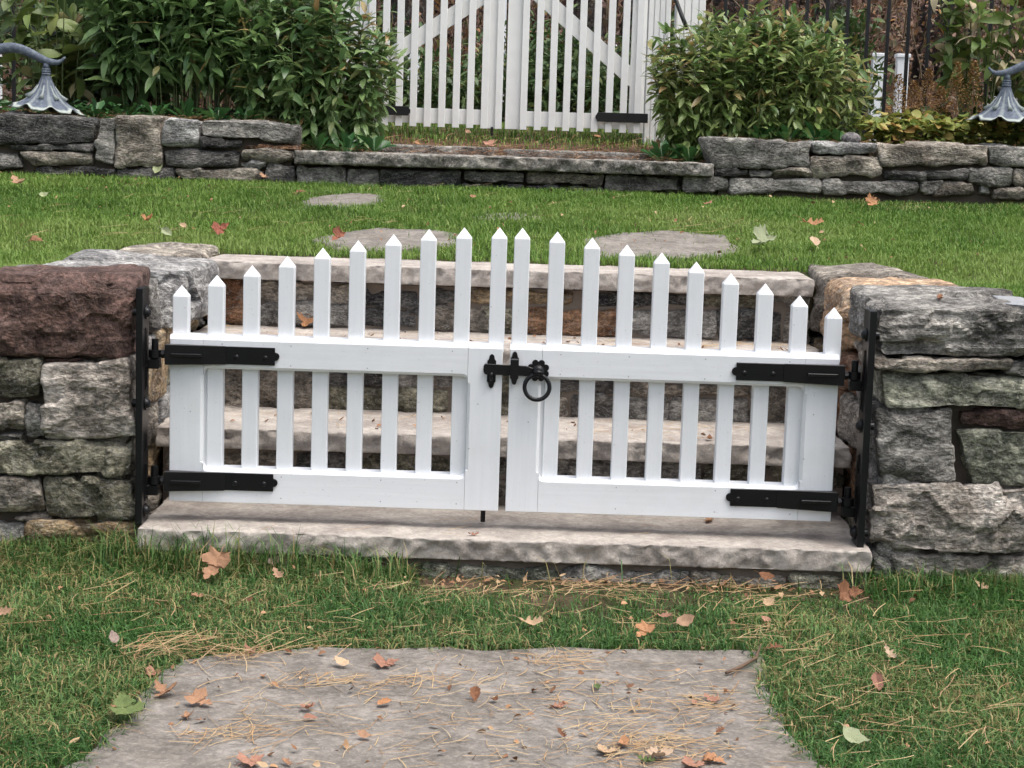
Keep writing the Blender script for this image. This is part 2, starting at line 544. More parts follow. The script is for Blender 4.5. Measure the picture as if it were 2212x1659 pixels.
def stone(name, parent, c8, m, seed, res=0.02, r=0.009, amp=(0.006, 0.006, 0.006), chips=6, chipd=0.014, freq=9.0, strata=0.35, bulge=0.0, facet=0.95):
    """rough block from eight corners: front TL TR BR BL, back TL TR BR BL"""
    c = [Vector(v) for v in c8]
    ctr = sum(c, Vector()) / 8
    ex = ((c[1] + c[2] + c[5] + c[6]) - (c[0] + c[3] + c[4] + c[7])) / 4
    ey = ((c[4] + c[5] + c[6] + c[7]) - (c[0] + c[1] + c[2] + c[3])) / 4
    ez = ((c[0] + c[1] + c[4] + c[5]) - (c[3] + c[2] + c[7] + c[6])) / 4
    hx, hy, hz = ex.length / 2, ey.length / 2, ez.length / 2
    flip = ex.cross(ey).dot(ez) < 0
    ax, ay, az = axis_params(hx, r, res), axis_params(hy, r, res * 1.6), axis_params(hz, r, res)
    nx, ny, nz = len(ax), len(ay), len(az)
    I, J, K = np.meshgrid(np.arange(nx), np.arange(ny), np.arange(nz), indexing='ij')
    bnd = (I == 0) | (I == nx - 1) | (J == 0) | (J == ny - 1) | (K == 0) | (K == nz - 1)
    idx = -np.ones((nx, ny, nz), dtype=np.int64)
    idx[bnd] = np.arange(bnd.sum())
    P = np.stack([ax[I[bnd]], ay[J[bnd]], az[K[bnd]]], 1)
    h = np.array([hx, hy, hz])
    rr = min(r, 0.45 * min(hx, hy, hz))
    inner = np.clip(P, -(h - rr), h - rr)
    d = P - inner
    L = np.linalg.norm(d, axis=1, keepdims=True)
    L[L < 1e-9] = 1
    N = d / L
    P = inner + N * rr
    if bulge:
        f = P[:, 1] < 0
        P[f, 1] -= bulge * (1 - (P[f, 0] / hx) ** 4) * (1 - (P[f, 2] / hz) ** 2)
    rg = random.Random(seed)
    # chipped faces
    for k in range(chips):
        if k % 3 == 2:
            n = np.array([rg.uniform(-.5, .5), -1, rg.choice([-1, 1]) * rg.uniform(.5, 1.2)])
        else:
            n = np.array([rg.uniform(-.55, .55), -1, rg.uniform(-.45, .45)])
        n /= np.linalg.norm(n)
        d0 = np.abs(n) @ h - rg.uniform(0.25, 1.0) * chipd * (1 + 2.2 * abs(n[0]) * hx + 1.2 * abs(n[2]))
        s = P @ n - d0
        w = s > 0
        P[w] -= np.outer(s[w], n)
    # conchoidal break facets
    ns = int(min(46 if hx < .6 else 360, max(7, (hx * hz * 4) / (0.0022 if hx < .6 else .00028))))
    rs_ = np.random.default_rng(seed + 77)
    sd = (rs_.random((ns, 3)) * 2 - 1) * h
    sd[:, 1] = np.where(rs_.random(ns) < .75, -h[1], sd[:, 1])
    dd = ((P[:, None, :] - sd[None]) * np.array([1.0, 1.0, 1.25])) ** 2
    kn = dd.sum(2).argmin(1)
    offk = rs_.uniform(-1, 1, ns)
    tlt = rs_.normal(0, 1, (ns, 3))
    fac = offk[kn] + np.clip(((P - sd[kn]) * tlt[kn]).sum(1) * 16, -1.4, 1.4)
    # surface noise
    amp = np.array(amp if isinstance(amp, (tuple, list)) else (amp,) * 3)
    off = Vector((rg.uniform(-50, 50), rg.uniform(-50, 50), rg.uniform(-50, 50)))
    disp = np.empty(len(P))
    for i in range(len(P)):
        q = Vector(P[i])
        v = noise.fractal(q * freq + off, 1.0, 2.0, 4)
        rdg = 1.0 - abs(noise.noise(q * freq * 1.9 + off)) * 2
        stt = noise.noise(Vector((q.x * 7, q.y * 9, q.z * 60)) + off)
        disp[i] = 0.75 * v + 0.35 * rdg * rdg + strata * stt + facet * fac[i]
    P = P + N * amp * disp[:, None]
    # trilinear
    S = (P / h + 1) / 2
    s, t, u = S[:, 0:1], S[:, 1:2], S[:, 2:3]
    C = [np.array(v - ctr) for v in c]
    top = (C[0] * (1 - s) + C[1] * s) * (1 - t) + (C[4] * (1 - s) + C[5] * s) * t
    bot = (C[3] * (1 - s) + C[2] * s) * (1 - t) + (C[7] * (1 - s) + C[6] * s) * t
    V = bot * (1 - u) + top * u
    q = []

    def quads(A):
        a, b, c_, d_ = A[:-1, :-1], A[1:, :-1], A[1:, 1:], A[:-1, 1:]
        return np.stack([a, b, c_, d_], -1).reshape(-1, 4)
    for A, fl in ((idx[:, 0, :], False), (idx[:, -1, :], True), (idx[0, :, :], True), (idx[-1, :, :], False), (idx[:, :, 0], True), (idx[:, :, -1], False)):
        Q = quads(A)
        if fl != flip:
            Q = Q[:, ::-1]
        q.append(Q)
    Q = np.concatenate(q)
    me = bpy.data.meshes.new(name)
    me.vertices.add(len(V))
    me.vertices.foreach_set('co', V.astype(np.float32).ravel())
    me.loops.add(Q.size)
    me.loops.foreach_set('vertex_index', Q.astype(np.int32).ravel())
    me.polygons.add(len(Q))
    me.polygons.foreach_set('loop_start', np.arange(0, Q.size, 4, dtype=np.int32))
    me.polygons.foreach_set('use_smooth', np.full(len(Q), not (res < .0099 and hx < .6), dtype=bool))
    me.update(calc_edges=True)
    me.materials.append(m)
    o = bpy.data.objects.new(name, me)
    COL.objects.link(o)
    if parent is not None:
        o.parent = parent
        o.location = ctr - wloc(parent)
    else:
        o.location = ctr
    return o


def quad_stone(parent, cr, q, Y, depth, m, seed, gap=0.0022, **kw):
    """stone whose front outline is measured in the plane at distance Y"""
    P = [D(*cr(*p), Y) for p in q]
    c = sum(P, Vector()) / 4
    P = [p + (c - p).normalized() * gap for p in P]
    B = [p + Vector((0, depth, 0)) for p in P]
    return stone('stone', parent, P + B, m, seed, **kw)


def box8(x0, x1, y0, y1, z0, z1):
    return [(x0, y0, z1), (x1, y0, z1), (x1, y0, z0), (x0, y0, z0), (x0, y1, z1), (x1, y1, z1), (x1, y1, z0), (x0, y1, z0)]


def fill_courses(parent, x0, x1, z0, z1, Y, depth, mats, seed, hmin=0.07, hmax=0.13, res=0.035, face='front', lean=0.0):
    """coursed rubble; face 'front' lies in a plane of constant Y, 'left'/'right' in a plane of constant X (x0..x1 then run along Y)"""
    rg = random.Random(seed)
    z = z0
    while z < z1 - 0.02:
        h = rg.uniform(hmin, hmax)
        if z + h > z1 - 0.05:
            h = z1 - z
        x = x0
        while x < x1 - 0.02:
            w = rg.uniform(0.14, 0.36)
            if x + w > x1 - 0.1:
                w = x1 - x
            g = 0.004
            j = lambda: rg.uniform(-0.006, 0.006)
            pr = rg.uniform(-0.012, 0.012)
            a0, a1, b0, b1 = x + g, x + w - g, z + g, z + h - g
            if face == 'front':
                c8 = [(a0 + j(), Y + pr, b1 + j()), (a1 + j(), Y + pr, b1 + j()), (a1 + j(), Y + pr, b0), (a0 + j(), Y + pr, b0)]
                c8 += [(p[0], Y + depth, p[2]) for p in c8]
            else:
                s = 1 if face == 'right' else -1
                c8 = [(Y + s * pr, a0 + j(), b1 + j()), (Y + s * pr, a1 + j(), b1 + j()), (Y + s * pr, a1 + j(), b0), (Y + s * pr, a0 + j(), b0)]
                c8 += [(Y + s * depth, p[1], p[2]) for p in c8]
            stone('stone', parent, c8, rg.choice(mats), rg.randint(0, 10**6), res=res, r=0.012)
            x += w
        z += h


C1, C2, C3 = crop(0, 0, .4521), crop(800, 0, .4521), crop(1560, 0, .4521)
C4, C5 = crop(0, 560, .5063), crop(1960, 640, .5063)
C6, C7 = crop(360, 540, .4702), crop(1150, 540, .5183)
B1, B2 = crop(0, 1280, .5877), crop(1200, 1280, .6148)

# ---- front walls beside the opening
YF = 4.265
lw = thing('stone_wall', (-1.5, YF, -0.09), 'rubble stone wall left of the white gate, capped by a purple brown block', 'stone wall', 'dry stone garden walls')
rw = thing('stone_wall', (1.5, YF, -0.09), 'rubble stone wall right of the white gate, capped by a long grey banded stone', 'stone wall', 'dry stone garden walls')

stone('cap_stone', lw, [D(*C4(-150, 238), YF), D(*C4(676, 262), YF), D(*C4(628, 664), YF), D(*C4(-150, 650), YF),
                        D(*C4(-150, 238), YF) + Vector((0, .27, .0)), D(*C4(676, 262), YF) + Vector((-.02, .27, .01)), D(*C4(628, 664), YF) + Vector((-.01, .27, 0)), D(*C4(-150, 650), YF) + Vector((0, .27, 0))],
      PURPLE, 3, res=0.0095, r=0.014, amp=(.007, .009, .005), chips=10, chipd=0.020, freq=12, strata=0.1, facet=.6)['label'] = 'purple brown rough faced cap stone'
L = [((-110, 675), (190, 675), (195, 862), (-110, 865), OLIVE), ((200, 700), (622, 668), (662, 1055), (213, 1075), GREYBR), ((-110, 880), (107, 880), (111, 1030), (-110, 1030), GREYBR),
     ((-110, 1040), (115, 1036), (110, 1078), (-110, 1082), GREY), ((120, 878), (213, 890), (218, 1065), (120, 1062), GREY), ((-110, 1090), (655, 1068), (652, 1242), (-110, 1238), OLIVE),
     ((-110, 1250), (190, 1262), (207, 1425), (-110, 1448), GREYBR), ((212, 1265), (650, 1265), (662, 1452), (210, 1452), OLIVE), ((50, 1452), (238, 1445), (232, 1478), (60, 1478), GREYBR),
     ((120, 1484), (662, 1468), (690, 1585), (120, 1590), TAN), ((-110, 1484), (110, 1484), (110, 1610), (-110, 1610), GREY), ((215, 672), (400, 672), (340, 694), (215, 698), PURPLE)]
for i, q in enumerate(L):
    quad_stone(lw, C4, q[:4], YF + (0.0 if i != 1 else -.012), 0.16, q[4] if i != 1 else WARM, 100 + i, facet=.75, res=0.0085, r=0.007, chips=7, chipd=0.016)
box_obj('core', (-2.6, -0.97, YF + .05, YF + .30, -.25, .40), CORE, lw, 0)
LX = D(*C4(-110, 900), YF).x - .002
RX = D(*C5(1290, 900), YF).x + .002
fill_courses(lw, -2.6, LX, -0.10, 0.385, YF, 0.16, [GREY, OLIVE, GREYBR, GREY], 5)
for k, (a, b) in enumerate(((-2.6, -1.98), (-1.97, D(*C4(-150, 400), YF).x - .004))):
    stone('cap_stone', lw, box8(a, b, YF, YF + .28, .39, .595), GREY, 40 + k, res=0.03, r=0.02)

W = [((430, 510), (1138, 522), (1132, 562), (440, 566), GREYBR), ((488, 580), (1290, 612), (1290, 752), (508, 742), GREENG), ((462, 758), (836, 756), (860, 1120), (480, 1116), GREY),
     ((880, 772), (1290, 766), (1290, 852), (886, 846), PURPLE), ((855, 862), (1290, 866), (1290, 1146), (945, 1140), GREENG), ((438, 1138), (1290, 1152), (1290, 1480), (450, 1460), GREYBR),
     ((548, 1478), (1290, 1488), (1290, 1640), (560, 1640), GREYBR), ((1142, 540), (1290, 540), (1290, 602), (1112, 590), GREY), ((440, 1466), (540, 1478), (552, 1640), (450, 1600), GREY)]
for i, q in enumerate(W):
    quad_stone(rw, C5, q[:4], YF + (-.02 if i == 5 else 0), 0.17, q[4] if i not in (5, 6) else WARM, 200 + i, res=0.0085, r=0.007, chips=8 if i != 5 else 14, chipd=0.018 if i != 5 else 0.03,
               amp=(.006, .007, .006) if i != 5 else (.008, .010, .008), facet=.75)
t0, t1 = D(*C5(462, 268), YF), D(*C5(1330, 262), YF)
b0, b1 = D(*C5(474, 492), YF), D(*C5(1330, 502), YF)
stone('cap_stone', rw, [t0, t1, b1, b0, t0 + Vector((.03, .50, .02)), t1 + Vector((0, .50, .02)), b1 + Vector((0, .5, 0)), b0 + Vector((.03, .5, 0))],
      GREY, 33, res=0.0095, r=0.02, amp=(.010, .012, .004), chips=9, chipd=0.022, strata=0.8)['label'] = 'long grey cap stone with fine dark banding'
box_obj('core', (0.95, 2.7, YF + .05, YF + .38, -.25, .42), CORE, rw, 0)
fill_courses(rw, RX, 2.7, -0.10, 0.44, YF, 0.17, [GREY, OLIVE, GREYBR, GREENG], 6)
for k, (a, b) in enumerate(((D(*C5(1330, 400), YF).x + .004, 1.95), (1.96, 2.7))):
    stone('cap_stone', rw, box8(a, b, YF, YF + .42, .445, .57), GREY, 50 + k, res=0.03, r=0.02)

# ---- side walls running back along the steps
ls = thing('stone_wall', (-1.05, 4.9, -0.09), 'side wall of the steps on the left, with a pale grey cap block', 'stone wall', 'dry stone garden walls')
rs = thing('stone_wall', (1.05, 4.9, -0.09), 'side wall of the steps on the right, with a rounded rose tan cap block', 'stone wall', 'dry stone garden walls')
fill_courses(ls, 4.46, 5.62, -0.08, 0.43, -0.918, -0.13, [TAN, GREYBR, OLIVE, TAN, LIGHTG], 21, 0.09, 0.14, 0.022, 'right')
stone('stone', ls, [(-.925, 4.29, .40), (-.925, 4.46, .40), (-.92, 4.46, .16), (-.92, 4.29, .16), (-1.0, 4.29, .40), (-1.0, 4.46, .40), (-1.0, 4.46, .16), (-1.0, 4.29, .16)], GREYBR, 61, res=.018)
stone('stone', ls, [(-.925, 4.29, .15), (-.925, 4.46, .15), (-.92, 4.46, -.08), (-.92, 4.29, -.08), (-1.0, 4.29, .15), (-1.0, 4.46, .15), (-1.0, 4.46, -.08), (-1.0, 4.29, -.08)], OLIVE, 62, res=.018)
fill_courses(rs, 4.46, 5.62, -0.08, 0.40, 0.893, 0.13, [GREYBR, OLIVE, TAN, GREY, RUST], 22, 0.09, 0.14, 0.022, 'right')
stone('stone', rs, [(.905, 4.29, .44), (.905, 4.46, .44), (.90, 4.46, .20), (.90, 4.29, .20), (1.0, 4.29, .44), (1.0, 4.46, .44), (1.0, 4.46, .20), (1.0, 4.29, .20)], GREY, 63, res=.018)
stone('stone', rs, [(.905, 4.29, .19), (.905, 4.46, .19), (.90, 4.46, -.08), (.90, 4.29, -.08), (1.0, 4.29, .19), (1.0, 4.46, .19), (1.0, 4.46, -.08), (1.0, 4.29, -.08)], GREY, 64, res=.018)
box_obj('core', (-1.16, -.99, 4.58, 5.66, -.25, .46), CORE, ls, 0)
box_obj('core', (.965, 1.14, 4.66, 5.66, -.25, .44), CORE, rs, 0)
stone('cap_stone', ls, [(-1.27, 4.70, .585), (-.862, 4.70, .575), (-.85, 4.70, .435), (-1.27, 4.70, .43), (-1.24, 5.20, .60), (-.86, 5.22, .585), (-.85, 5.22, .44), (-1.24, 5.2, .43)],
      LIGHTG, 71, res=.0095, r=.022, amp=(.01, .01, .004), chips=8, chipd=.03)['label'] = 'pale grey cap block with a broken front'
stone('cap_stone', ls, [(-1.20, 5.23, .59), (-.93, 5.23, .585), (-.925, 5.23, .44), (-1.2, 5.23, .44), (-1.16, 5.63, .60), (-.93, 5.63, .595), (-.93, 5.63, .44), (-1.16, 5.63, .44)],
      GREYBR, 72, res=.018, r=.018, amp=(.008, .008, .004), chips=6)
stone('cap_stone', ls, [(-1.3, 4.55, .58), (-.925, 4.55, .56), (-.92, 4.55, .435), (-1.3, 4.55, .43), (-1.3, 4.69, .585), (-.92, 4.69, .57), (-.92, 4.69, .435), (-1.3, 4.69, .43)],
      GREY, 73, res=.016, r=.018, amp=(.008, .008, .004), chips=6)
stone('cap_stone', rs, [(.885, 4.80, .575), (1.22, 4.80, .59), (1.22, 4.80, .41), (.875, 4.80, .41), (.885, 5.20, .595), (1.24, 5.16, .60), (1.24, 5.16, .41), (.885, 5.2, .41)],
      TANROSE, 74, res=.0095, r=.045, amp=(.008, .01, .004), chips=7, chipd=.03)['label'] = 'rounded rose tan cap block'
stone('cap_stone', rs, [(.893, 5.22, .585), (1.22, 5.22, .59), (1.22, 5.22, .41), (.893, 5.22, .41), (.90, 5.63, .60), (1.12, 5.63, .60), (1.12, 5.63, .41), (.90, 5.63, .41)],
      GREYBR, 75, res=.016, r=.025, amp=(.009, .009, .004), chips=7)
fill_courses(rs, 4.46, 4.80, 0.40, 0.45, 0.90, 0.13, [GREY, GREYBR], 23, 0.05, 0.06, 0.022, 'right')

# ---- the steps
st = thing('stone_steps', (0, 4.9, -0.09), 'four tan limestone steps with stone risers behind the white gate', 'steps')
TOPS = (0.0, 0.19, 0.38, 0.573)
FR = (4.212, 4.572, 4.922, 5.272)
XR = ((-0.885, 0.872), (-0.912, 0.878), (-0.912, 0.878), (-0.917, 0.876))
for k in range(4):
    dep = 0.47 if k < 3 else 0.32
    if k == 0:
        dep = 0.52
    x0, x1 = XR[k]
    tz, th = TOPS[k], 0.052
    sl = stone('slab', st, box8(x0, x1, FR[k], FR[k] + dep, tz - th, tz), LIME, 300 + k, res=0.0085, r=0.0045, amp=(.003, .0065, .0009), chips=0, freq=38, strata=0.1, facet=.9)
    sl['label'] = ('lowest tan step slab under the gate', 'second tan step slab', 'third tan step slab', 'top tan step slab beside the lawn')[k]
UP = [(C6, (320, 322), (537, 330), (537, 572), (320, 562), RUST), (C6, (545, 345), (1092, 372), (1092, 470), (545, 455), GREYBR), (C6, (545, 462), (1092, 478), (1092, 584), (545, 574), GREY),
      (C6, (1100, 375), (1462, 386), (1456, 494), (1100, 488), DARK), (C6, (1100, 496), (1456, 502), (1456, 602), (1100, 590), DARK), (C6, (1470, 382), (1732, 388), (1728, 474), (1470, 470), DARK),
      (C7, (-5, 348), (552, 372), (548, 428), (-5, 420), TAN), (C6, (1470, 482), (1960, 486), (1960, 612), (1470, 604), GREYBR), (C7, (95, 430), (310, 438), (310, 574), (95, 566), OLIVE),
      (C7, (320, 438), (818, 458), (812, 586), (320, 572), RUST), (C7, (562, 372), (1145, 376), (1145, 436), (566, 428), DARK), (C7, (825, 446), (1238, 452), (1234, 598), (825, 588), GREY),
      (C7, (1152, 362), (1505, 368), (1500, 448), (1152, 442), OLIVE), (C7, (1245, 456), (1560, 460), (1560, 612), (1245, 602), DARK), (C7, (1512, 372), (1690, 376), (1690, 450), (1512, 448), GREY),
      (C7, (1568, 458), (1690, 460), (1690, 616), (1568, 612), GREYBR)]
for i, q in enumerate(UP):
    quad_stone(st, q[0], q[1:5], 5.315, 0.08, q[5], 400 + i, gap=.002, res=0.016, r=0.009, chips=5, chipd=.010)
box_obj('mortar_bed', (-.91, .87, 5.325, 5.40, .36, .515), MORTAR, st, 0)
MID = [(C6, (260, 790), (900, 815), (897, 1035), (260, 1022), GREYBR), (C6, (908, 820), (1340, 832), (1340, 902), (908, 898), DARK), (C6, (905, 906), (1635, 920), (1625, 1058), (905, 1044), OLIVE),
       (C6, (1348, 832), (1900, 850), (1900, 912), (1348, 904), GREY), (C6, (1645, 922), (1960, 930), (1960, 1072), (1640, 1060), OLIVE), (C7, (180, 770), (520, 790), (516, 870), (180, 862), OLIVE),
       (C7, (180, 872), (522, 880), (518, 972), (180, 962), GREYBR), (C7, (475, 800), (800, 806), (800, 856), (475, 850), DARK), (C7, (530, 862), (1018, 872), (1014, 994), (530, 978), GREY),
       (C7, (808, 806), (1395, 822), (1395, 866), (808, 858), GREYBR), (C7, (1026, 878), (1392, 884), (1392, 1006), (1026, 998), GREY), (C7, (1404, 824), (1740, 830), (1740, 1014), (1404, 1006), GREYBR)]
for i, q in enumerate(MID):
    quad_stone(st, q[0], q[1:5], 4.965, 0.08, q[5], 440 + i, gap=.002, res=0.016, r=0.009, chips=5, chipd=.010)
box_obj('mortar_bed', (-.91, .87, 4.975, 5.05, .17, .325), MORTAR, st, 0)
fill_courses(st, -.905, .872, 0.0, 0.133, 4.622, 0.07, [OLIVE, GREY, DARK, GREYBR], 33, 0.06, 0.075, 0.022)
box_obj('mortar_bed', (-.905, .872, 4.634, 4.70, -.02, .132), MORTAR, st, 0)
for i, q in enumerate([(B1, (1040, 200), (1345, 208), (1345, 282), (1040, 276), GREY), (B1, (1355, 205), (1772, 224), (1765, 300), (1355, 288), TAN), (B1, (1790, 224), (2390, 250), (2380, 322), (1788, 306), GREENG),
                       (B2, (340, 232), (850, 250), (845, 312), (340, 304), GREY), (B2, (858, 250), (1250, 262), (1250, 326), (858, 316), GREYBR), (B2, (1258, 262), (1560, 272), (1560, 340), (1258, 328), OLIVE),
                       (B1, (560, 180), (1030, 200), (1030, 276), (560, 262), GREYBR)]):
    quad_stone(st, q[0], q[1:5], 4.222, 0.1, q[5], 470 + i, gap=.002, res=0.016, r=0.008, chips=4, chipd=.008)
box_obj('mortar_bed', (-.88, .868, 4.236, 4.45, -.2, -.054), MORTAR, st, 0)

# ---- upper terrace wall
YU = 7.6
ul = thing('stone_wall', (-1.9, YU, 0.74), 'low dark stone terrace wall behind the lawn on the left', 'stone wall', 'dry stone garden walls')
uc = thing('stone_step', (0, YU, 0.74), 'long weathered stone step below the tall white double gate', 'step')
ur = thing('stone_wall', (1.9, YU, 0.74), 'low grey stone terrace wall behind the lawn on the right', 'stone wall', 'dry stone garden walls')
UL = [((-90, 625), (545, 652), (505, 792), (-90, 798), DARK), ((30, 802), (508, 798), (502, 836), (60, 832), DARK), ((100, 842), (505, 844), (502, 912), (175, 915), GREYBR), ((-90, 826), (92, 838), (135, 935), (-90, 935), GREY),
      ((548, 650), (636, 650), (630, 920), (512, 888), GREY), ((638, 650), (882, 650), (897, 928), (630, 930), GREYBR), ((893, 652), (1102, 664), (1097, 812), (893, 806), LIGHTG), ((1106, 664), (1652, 690), (1640, 797), (1106, 746), GREY),
      ((1108, 764), (1338, 772), (1328, 822), (1108, 816), DARK), ((898, 828), (1332, 834), (1317, 922), (903, 922), DARK), ((1345, 800), (1632, 804), (1632, 828), (1345, 826), RUST), ((1338, 832), (1624, 832), (1624, 892), (1330, 892), GREYBR),
      ((1322, 896), (1472, 900), (1472, 932), (1322, 928), LIGHTG), ((965, 932), (1462, 938), (1455, 1000), (970, 995), GREYBR), ((1472, 902), (1632, 912), (1636, 1020), (1460, 1010), DARK), ((180, 920), (630, 935), (630, 975), (180, 965), DARK), ((640, 935), (960, 932), (965, 1000), (640, 985), DARK)]
for i, q in enumerate(UL):
    quad_stone(ul, C1, q[:4], YU, 0.2 if i not in (0, 6, 7, 5) else .24, q[4], 500 + i, res=0.018, r=0.013, chips=6, chipd=.014)
box_obj('core', (-3.9, -.96, YU + .05, YU + .2, .5, .94), CORE, ul, 0)
fill_courses(ul, -3.9, -2.21, 0.74, 1.005, YU, 0.22, [DARK, GREY, GREYBR], 41, 0.08, 0.14, 0.04)
x0, x1 = D(*C2(-139, 830), YU).x, D(*C2(2176, 890), YU).x
stone('coping', uc, box8(x0, x1, YU - .03, YU + .33, .832, .886), COPE, 520, res=0.015, r=0.008, amp=(.004, .012, .0025), chips=0, freq=18, strata=.2, facet=.8)
UC = [((-130, 915), (132, 932), (137, 1030), (-130, 1020), GREY), ((150, 930), (322, 942), (322, 1040), (150, 1032), GREY), ((330, 938), (777, 944), (777, 1045), (330, 1040), DARK), ((786, 945), (1140, 950), (1128, 1012), (792, 1006), GREY),
      ((786, 1014), (1128, 1020), (1128, 1060), (786, 1050), DARK), ((1148, 950), (1574, 964), (1562, 1030), (1144, 1012), GREYBR), ((1144, 1022), (1562, 1038), (1562, 1070), (1144, 1060), DARK), ((1582, 964), (1990, 988), (1990, 1060), (1572, 1050), GREY), ((2008, 975), (2262, 985), (2262, 1065), (2008, 1060), GREY)]
for i, q in enumerate(UC):
    quad_stone(uc, C2, q[:4], YU + .01, 0.2, q[4], 540 + i, res=0.018, r=0.012, chips=5, chipd=.012)
box_obj('core', (-.95, .84, YU + .08, YU + .25, .5, .83), CORE, uc, 0)
UR = [((440, 762), (1034, 788), (1032, 930), (495, 932), GREY), ((1042, 785), (1402, 800), (1397, 852), (1042, 850), LIGHTG), ((1036, 866), (1408, 868), (1438, 972), (1036, 986), GREYBR), ((1410, 795), (2014, 806), (2014, 916), (1412, 922), GREYBR),
      ((2020, 806), (2330, 816), (2330, 922), (2022, 908), GREY), ((498, 936), (692, 936), (692, 974), (498, 974), DARK), ((698, 942), (822, 944), (818, 972), (702, 970), GREY), ((826, 938), (1028, 934), (1028, 978), (826, 974), GREYBR),
      ((588, 984), (1094, 988), (1094, 1070), (588, 1070), GREY), ((1100, 998), (1634, 998), (1634, 1075), (1100, 1075), GREY), ((1446, 952), (1672, 958), (1668, 994), (1446, 990), DARK), ((1650, 942), (1902, 938), (1898, 988), (1680, 984), DARK),
      ((1908, 930), (2152, 938), (2152, 1032), (1914, 1012), GREY), ((2158, 930), (2330, 940), (2330, 1042), (2160, 1036), GREYBR), ((1640, 1000), (1774, 1000), (1722, 1070), (1640, 1070), GREY), ((1770, 1004), (1932, 1008), (1962, 1085), (1722, 1080), GREYBR),
      ((1972, 1022), (2034, 1030), (2034, 1080), (1972, 1078), LIGHTG), ((2042, 1044), (2330, 1046), (2330, 1110), (2044, 1100), GREYBR), ((300, 975), (575, 985), (575, 1065), (300, 1060), GREY)]
for i, q in enumerate(UR[:-1]):
    quad_stone(ur, C3, q[:4], YU, 0.2 if i not in (0, 1, 3, 4) else .26, q[4], 560 + i, res=0.018, r=0.013, chips=6, chipd=.014)
box_obj('core', (.845, 3.9, YU + .05, YU + .2, .5, .93), CORE, ur, 0)
fill_courses(ur, 2.19, 3.9, 0.74, 0.995, YU, 0.24, [DARK, GREY, GREYBR], 42, 0.08, 0.14, 0.04)


# ------------------------------------------------------------------ flagstones
def flagstone(pts, z, th, m, seed, label, cat='flagstone', group=None, slope=0.0):
    """flat slab of stone with an uneven broken edge; pts = outline in plan"""
    rg = random.Random(seed)
    P = []
    n = len(pts)
    for i in range(n):
        a, b = Vector(pts[i]), Vector(pts[(i + 1) % n])
        k = max(2, int((b - a).length / 0.025))
        for j in range(k):
            p = a.lerp(b, j / k)
            q = Vector((p.x * 11 + seed, p.y * 11, 0))
            p = p + Vector((noise.noise(q), noise.noise(q + Vector((9, 9, 9))))) * 0.028
            P.append(p)
    c = sum(P, Vector((0, 0))) / len(P)
    bm = bmesh.new()
    rings = []
    for s, dz in ((1.0, -th), (1.0, -0.012), (0.992, -0.004), (0.975, 0.0), (0.85, 0), (0.7, 0), (0.5, 0), (0.25, 0)):
        ring = []
        for p in P:
            v = c + (p - c) * s
            zz = z + dz + slope * (v.y - c.y) + 0.0035 * noise.fractal(Vector((v.x * 6 + seed, v.y * 6, 1)), 1, 2, 4)
            ring.append(bm.verts.new((v.x, v.y, zz)))
        rings.append(ring)
    m_ = len(P)
    for a, b in zip(rings, rings[1:]):
        for i in range(m_):
            bm.faces.new((a[i], a[(i + 1) % m_], b[(i + 1) % m_], b[i]))
    cv = bm.verts.new((c.x, c.y, z))
    for i in range(m_):
        bm.faces.new((rings[-1][i], rings[-1][(i + 1) % m_], cv))
    bmesh.ops.recalc_face_normals(bm, faces=list(bm.faces))
    o = bm_obj('flagstone', bm, m, None, True, origin=(c.x, c.y, z))
    return tag(o, label, cat, group)


ZF = -0.078
fl = [G(*p, ZF) for p in ((375, 1418), (560, 1400), (800, 1392), (1100, 1400), (1330, 1396), (1640, 1402), (1662, 1440), (1668, 1510), (1710, 1580), (1755, 1620), (1800, 1665))]
fl = [(p.x, p.y) for p in fl] + [(.58, 2.72), (.5, 2.42), (-.1, 2.38), (-.62, 2.45), (-.74, 2.72)] + [tuple(G(*p, ZF)[:2]) for p in ((150, 1640), (250, 1560), (300, 1495), (335, 1455))]
FLAG_MAIN = fl
flagstone(fl, ZF, 0.06, FLAG, 4, 'big grey tan flagstone in the foreground strewn with leaves', group='flagstones in the grass')


def lawn_hit(x, y):
    lo, hi = 4.3, 9.5
    for k in range(50):
        m_ = (lo + hi) / 2
        if D(x, y, m_).z < z_lawn(m_):
            hi = m_
        else:
            lo = m_
    return D(x, y, lo)


UFLAGS = []
for k, (pts, lab) in enumerate((
        (((650, 436), (690, 424), (760, 418), (822, 422), (826, 436), (790, 446), (720, 450), (660, 446)), 'small flagstone in the upper lawn nearest the terrace wall'),
        (((1005, 466), (1060, 458), (1140, 456), (1185, 464), (1170, 474), (1080, 478)), 'flagstone almost grown over in the middle of the upper lawn'),
        (((680, 520), (730, 504), (820, 496), (930, 498), (985, 506), (985, 532), (860, 542), (720, 540)), 'flagstone in the upper lawn behind the left gate leaf'),
        (((1260, 520), (1330, 506), (1450, 500), (1560, 510), (1602, 540), (1560, 556), (1420, 560), (1270, 552)), 'flagstone in the upper lawn behind the right gate leaf'))):
    w = [lawn_hit(*p) for p in pts]
    pl = [(p.x, p.y) for p in w]
    cy = sum(p[1] for p in pl) / len(pl)
    UFLAGS.append(pl)
    flagstone(pl, z_lawn(cy) + (.004 if k != 1 else -.006), .05, FLAG, 20 + k, lab, group='flagstones in the grass', slope=.088 if cy > 5.6 else 0.03)
